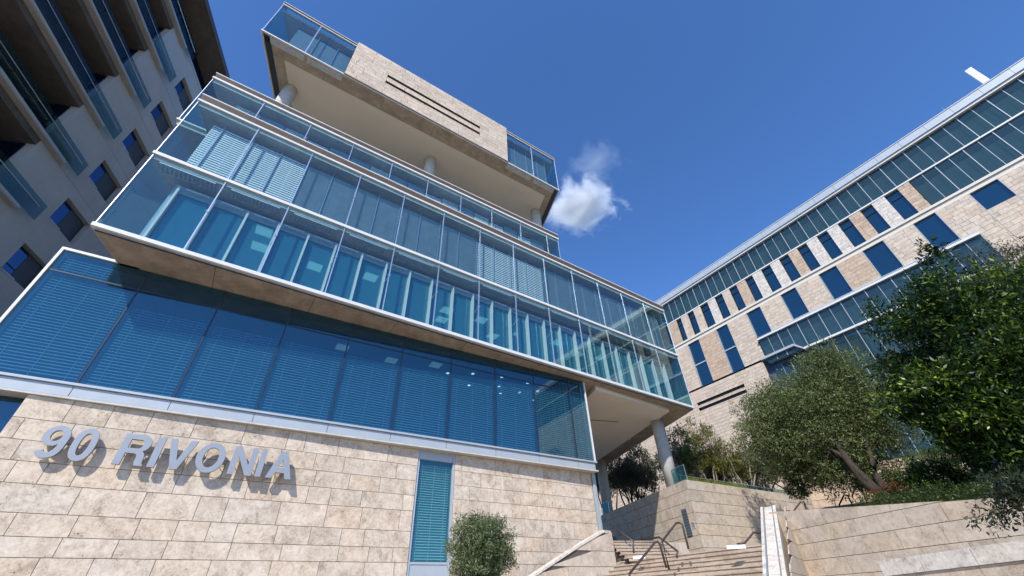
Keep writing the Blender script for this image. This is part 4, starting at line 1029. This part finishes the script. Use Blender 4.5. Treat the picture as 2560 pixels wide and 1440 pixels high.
# foreground olive bush
bc = np.array([-.95, 10.9, 2.62])
tree('olive_bush', 'round clipped olive bush in front of the base wall window', 'bush', (-.95, 10.9, 0), [(-.95, 10.9, 2.5), (-1.2, 10.7, 2.8), (-.6, 11.1, 2.7), (-.9, 10.6, 3.0)], .05,
     ellclumps(bc, (.72, .72, .74), 120, .20, 4, .4)+ellclumps(bc, (.84, .84, .86), 26, .09, 24, .9)+[(bc+np.array([.75, 0, .28]), np.array([.1, .1, .16])), (bc+np.array([-.5, 0, -.62]), np.array([.12, .1, .12])), (bc, np.array([.6, .6, .62]))], 34000, .062, MT['bushl'], MT['bark'], 41, asp=.34, up=.5)
# big olive-like tree behind the stairs
tree('feathery_tree', 'broad feathery grey green tree leaning over the upper stairs', 'tree', (17.6, 22.3, 4.9),
     [(16.6, 24.2, 8.8), (17.6, 24.2, 9.5), (19.2, 23.3, 8.6), (17.4, 24.8, 11.0)], .24,
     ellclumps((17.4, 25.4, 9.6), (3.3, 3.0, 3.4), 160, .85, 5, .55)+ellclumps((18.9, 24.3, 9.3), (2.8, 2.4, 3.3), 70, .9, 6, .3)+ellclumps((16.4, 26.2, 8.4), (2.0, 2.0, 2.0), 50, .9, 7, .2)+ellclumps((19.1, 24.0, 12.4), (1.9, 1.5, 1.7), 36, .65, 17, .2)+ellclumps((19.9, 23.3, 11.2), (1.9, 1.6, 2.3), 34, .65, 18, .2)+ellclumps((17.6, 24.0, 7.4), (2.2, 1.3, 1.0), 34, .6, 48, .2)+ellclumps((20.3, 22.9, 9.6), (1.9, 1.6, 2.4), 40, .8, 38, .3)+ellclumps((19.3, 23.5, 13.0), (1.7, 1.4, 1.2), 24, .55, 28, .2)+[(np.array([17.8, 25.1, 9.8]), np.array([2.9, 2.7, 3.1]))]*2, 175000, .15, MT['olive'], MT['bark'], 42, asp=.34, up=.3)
# dense glossy tree at the right edge
def far(p, k=1.45): return (p[0]*k, p[1]*k, 1.6+(p[2]-1.6)*k)
def farc(cl, k=1.45): return [(np.array(far(c, k)), r*k) for c, r in cl]
tree('glossy_tree', 'dense dark tree with glossy bright green tips at the right edge', 'tree', (20.2, 13.6, 4.6),
     [far((12.4, 9.6, 6.2)), far((13.2, 8.7, 7.8)), far((11.6, 9.9, 7.0)), far((13.3, 7.6, 6.0))], .22,
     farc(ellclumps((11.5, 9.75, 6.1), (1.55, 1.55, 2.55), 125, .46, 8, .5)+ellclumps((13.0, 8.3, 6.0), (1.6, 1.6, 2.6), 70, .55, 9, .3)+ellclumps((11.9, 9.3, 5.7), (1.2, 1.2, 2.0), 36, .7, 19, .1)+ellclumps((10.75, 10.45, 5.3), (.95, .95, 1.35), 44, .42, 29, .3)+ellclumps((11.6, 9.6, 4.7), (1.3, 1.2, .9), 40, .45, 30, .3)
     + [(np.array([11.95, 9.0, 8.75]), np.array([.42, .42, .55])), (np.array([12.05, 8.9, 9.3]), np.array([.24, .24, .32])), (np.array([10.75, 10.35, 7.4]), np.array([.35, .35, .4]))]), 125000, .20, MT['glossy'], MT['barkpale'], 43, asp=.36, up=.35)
t = thing('low_branch', 'drooping branch of dark leaves hanging in front of the garden wall', 'branch', (9.2, 7.6, 3.3))
m = MB(); m.tube([(10.6, 7.0, 3.5), (9.6, 7.5, 3.3), (8.9, 8.1, 2.9), (8.5, 8.5, 2.55)], [.03, .025, .015, .008], 6); m.build('twig', MT['bark'], t)
leaves('leaf', leafmat('purple_leaf', (.010, .016, .010), (.024, .036, .018), (.07, .085, .04), .25, .3), t, ellclumps((9.0, 8.2, 2.95), (.62, .5, .35), 40, .16, 10, .1)+ellclumps((8.6, 8.6, 2.6), (.3, .3, .22), 10, .12, 11, .1), 3200, .10, 44, asp=.36, droop=.6)
# greyish tree beyond, upper right
tree('grey_tree', 'grey green tree top showing above the dark glossy tree', 'tree', (22.5, 15.0, 5.5), [(22.3, 15.0, 11), (21.6, 15.3, 12)], .2,
     ellclumps((22.4, 14.8, 11.9), (2.6, 2.2, 2.2), 60, .7, 12, .4), 30000, .12, MT['shade'], MT['barkpale'], 45, asp=.3)
tree('grey_tree', 'grey green tree filling the gap low behind the dark glossy tree', 'tree', (20.5, 17.5, 5.5), [(20.4, 17.4, 9), (19.8, 17.7, 9.4)], .16,
     ellclumps((20.3, 17.3, 9.2), (1.8, 1.6, 1.9), 40, .6, 13, .3), 16000, .12, MT['shade'], MT['barkpale'], 46, asp=.3)
# sparse yellowish trees on the terrace
def sparse(label, base, top, w_, n, lm, seed, name='slender_tree', sz=.16, bk='barkpale'):
    rg = random.Random(seed); b = Vector(base); tips = []
    for i in range(6): tips.append((b.x+rg.uniform(-1, 1)*w_, b.y+rg.uniform(-1, 1)*w_, b.z+(top-b.z)*rg.uniform(.65, 1.0)))
    cl = ellclumps((b.x, b.y, b.z+(top-b.z)*.68), (w_*1.1, w_*1.1, (top-b.z)*.38), 48, .42*w_/1.6, seed, .2)
    return tree(name, label, 'tree', base, tips, .085, cl, n, sz, lm, MT[bk], seed, asp=.4)
sparse('slender tree turning yellow between the column and the feathery tree', (16.6, 38.5, 7.65), 14.6, 2.1, 9000, MT['yellow'], 60)
sparse('thin green tree directly right of the front column', (14.4, 38.6, 7.65), 13.8, 1.7, 8000, MT['hedge'], 61)
sparse('slender rusty tree against the feathery tree left side', (18.4, 37.5, 7.65), 12.6, 1.8, 6500, MT['yellow'], 62)
sparse('dull brown sparse tree behind the thin green tree', (17.6, 41.5, 7.65), 12.9, 2.0, 7500, MT['shade'], 63)
for i, (x, y, tp, w_, lab) in enumerate([(12.2, 46.5, 14.6, 2.3, 'dark tree under the overhang, nearest the front column'), (9.6, 49.5, 15.6, 2.6, 'dark bushy tree between the two columns'), (13.8, 51.5, 16, 2.6, 'tall dark tree behind the front column'), (7.2, 53.5, 14.5, 2.6, 'dark tree just left of the rear column'), (17.0, 49.0, 15.2, 2.3, 'dark tree behind the yellowing tree'), (18.5, 41.5, 12.6, 2.0, 'low dark tree behind the terrace railing, nearest the yellowing tree'), (21.5, 40.5, 12.2, 2.2, 'low dark tree hidden behind the feathery tree crown'), (24.3, 39.0, 12., 2.2, 'rightmost low dark tree behind the terrace railing'), (10.5, 44.0, 13.4, 2.0, 'dark twiggy tree immediately behind the front column')]):
    sparse(lab, (x, y, 7.65), tp, w_, 9500, MT['shade'], 70+i, 'shaded_tree', .2, 'bark')
# shrubs
def ball(name, label, cat, c, r, n, sz, lm, seed, cl=40, cs=.25):
    c = np.array(c); o = leaves(name, lm, None, ellclumps(c, r, cl, cs*max(r), seed, .75)+[(c, np.array(r)*.95)]*3, n, sz, seed, asp=.42, up=.5)
    return tag(o, label, cat)
ball('topiary_shrub', 'pale clipped dome shrub, left one of the overlapping pair in the garden', 'shrub', (20.4, 22.0, 6.55), (1.2, 1.1, .75), 9000, .07, MT['box'], 80)
ball('topiary_shrub', 'pale clipped dome shrub overlapping its neighbour on the right', 'shrub', (20.1, 20.5, 6.2), (1.3, 1.1, .75), 9000, .07, MT['box'], 81)
ball('broad_shrub', 'dark broad leaved shrub behind the leaning tree trunk', 'shrub', (18.9, 23.6, 6.1), (1.5, 1.1, .6), 6000, .12, MT['hedge'], 82)
ball('rust_shrub', 'low rust red shrub in the garden bed', 'shrub', (17.7, 22.0, 5.25), (1.0, .7, .35), 3500, .08, MT['red'], 83)
ball('garden_shrub', 'dark flat shrub at the right behind the hedge', 'shrub', (19.6, 17.8, 5.5), (1.5, 1.2, .5), 5000, .1, MT['hedge'], 84)
ball('garden_shrub', 'leafy bright shrub between hedge and dark tree', 'shrub', (16.0, 17.4, 5.0), (.9, .8, .55), 3500, .14, MT['glossy'], 85)
ball('small_tree_crown', 'small round leafy bush by the highest rail hoop', 'bush', (16.2, 26.6, 6.55), (.65, .6, .6), 2600, .12, MT['hedge'], 86)
# hedge along the garden wall
rg = np.random.default_rng(9); cl = []
for k in range(46):
    s = -14+.25*k; p = FG.p(s, -.95, 0); cl.append((np.array([p[0], p[1], gtop(s)+.10+.12*math.sin(k*.9)]), np.array([.45, .45, .28])))
    p = FG.p(s, -1.9, 0); cl.append((np.array([p[0], p[1], gtop(s)+.30+.1*math.sin(k*.7)]), np.array([.6, .6, .32])))
tag(leaves('hedge', MT['hedge'], None, cl, 26000, .075, 90, asp=.45, up=.6), 'long low dark hedge growing along the top of the garden wall', 'hedge')
cl = []
for k in range(26):
    p = FW1.p(1.0+.26*k, -.75, 0); cl.append((np.array([p[0], p[1], 7.93]), np.array([.32, .32, .2])))
tag(leaves('clipped_hedge', MT['moss'], None, cl, 5000, .07, 91, asp=.45, up=.7), 'low bright yellow green hedge strip on top of the retaining wall', 'hedge')
# ground cover over the bed
rg = np.random.default_rng(19); cl = []
for k in range(150):
    u, v_ = rg.random(), rg.random(); A0 = np.array([15.6, 5.6, 2.6])*(1-u)+np.array([12.6, 16.8, 4.05])*u; B0 = np.array([46, 14, 7.55])*(1-u)+np.array([27, 33, 7.55])*u
    p = A0*(1-v_)+B0*v_; cl.append((p+np.array([0, 0, .12]), np.array([.9, .9, .22])))
tag(leaves('ground_cover', MT['hedge'], None, cl, 26000, .11, 92, asp=.5, up=.6), kind='stuff')

# ================================================================== CLOUD (real volume far away, outside everything)
cm = bpy.data.materials.new('cloud_vapour'); cm.use_nodes = True; N = cm.node_tree.nodes; L = cm.node_tree.links
N.remove(N["Principled BSDF"]); out = [n for n in N if n.type == 'OUTPUT_MATERIAL'][0]
pv = N.new("ShaderNodeVolumePrincipled"); pv.inputs['Color'].default_value = (1, 1, 1, 1); pv.inputs['Anisotropy'].default_value = .1
tc = N.new("ShaderNodeTexCoord")
n1 = N.new("ShaderNodeTexNoise"); n1.inputs['Scale'].default_value = 2.1; n1.inputs['Detail'].default_value = 9; n1.inputs['Roughness'].default_value = .66; n1.inputs['Distortion'].default_value = .5
L.new(tc.outputs['Object'], n1.inputs['Vector'])
ln = N.new("ShaderNodeVectorMath"); ln.operation = 'LENGTH'; L.new(tc.outputs['Object'], ln.inputs[0])
mp = N.new("ShaderNodeMapRange"); mp.inputs['From Min'].default_value = .15; mp.inputs['From Max'].default_value = 1; mp.inputs['To Min'].default_value = .14; mp.inputs['To Max'].default_value = -.36; L.new(ln.outputs['Value'], mp.inputs['Value'])
ad = N.new("ShaderNodeMath"); ad.operation = 'ADD'; L.new(n1.outputs[0], ad.inputs[0]); L.new(mp.outputs[0], ad.inputs[1])
m2 = N.new("ShaderNodeMapRange"); m2.inputs['From Min'].default_value = .46; m2.inputs['From Max'].default_value = .60; m2.inputs['To Min'].default_value = 0; m2.inputs['To Max'].default_value = .05; L.new(ad.outputs[0], m2.inputs['Value'])
L.new(m2.outputs[0], pv.inputs['Density']); L.new(pv.outputs[0], out.inputs['Volume'])
cm2 = cm.copy(); cm2.name = 'thin_vapour'; [n for n in cm2.node_tree.nodes if n.type == 'MAP_RANGE'][-1].inputs['To Max'].default_value = .006
def cloud(x, y, dist, sx, sy, label, thin=1):
    v = _f*1027.97+_rt*(x-1280)-_up*(y-720); v.normalize(); c = Vector((0, 0, 1.6))+v*dist
    import bmesh
    me = bpy.data.meshes.new('cloud'); bm = bmesh.new(); bmesh.ops.create_icosphere(bm, subdivisions=3, radius=1); bm.to_mesh(me); bm.free(); me.materials.append(cm if thin == 1 else cm2)
    o = bpy.data.objects.new('cloud', me); COL.objects.link(o); o.location = c; o.scale = (sx, sx*.8, sy)
    o.rotation_euler = (R(-20), 0, R(10)); return tag(o, label, 'cloud')
cloud(1452, 515, 1000, 165, 118, 'small white cloud beside the right corner of the top box')
cloud(1490, 405, 1050, 130, 55, 'faint wisp of vapour just above the small white cloud', .35)
cm.cycles.volume_step_rate = 1.0
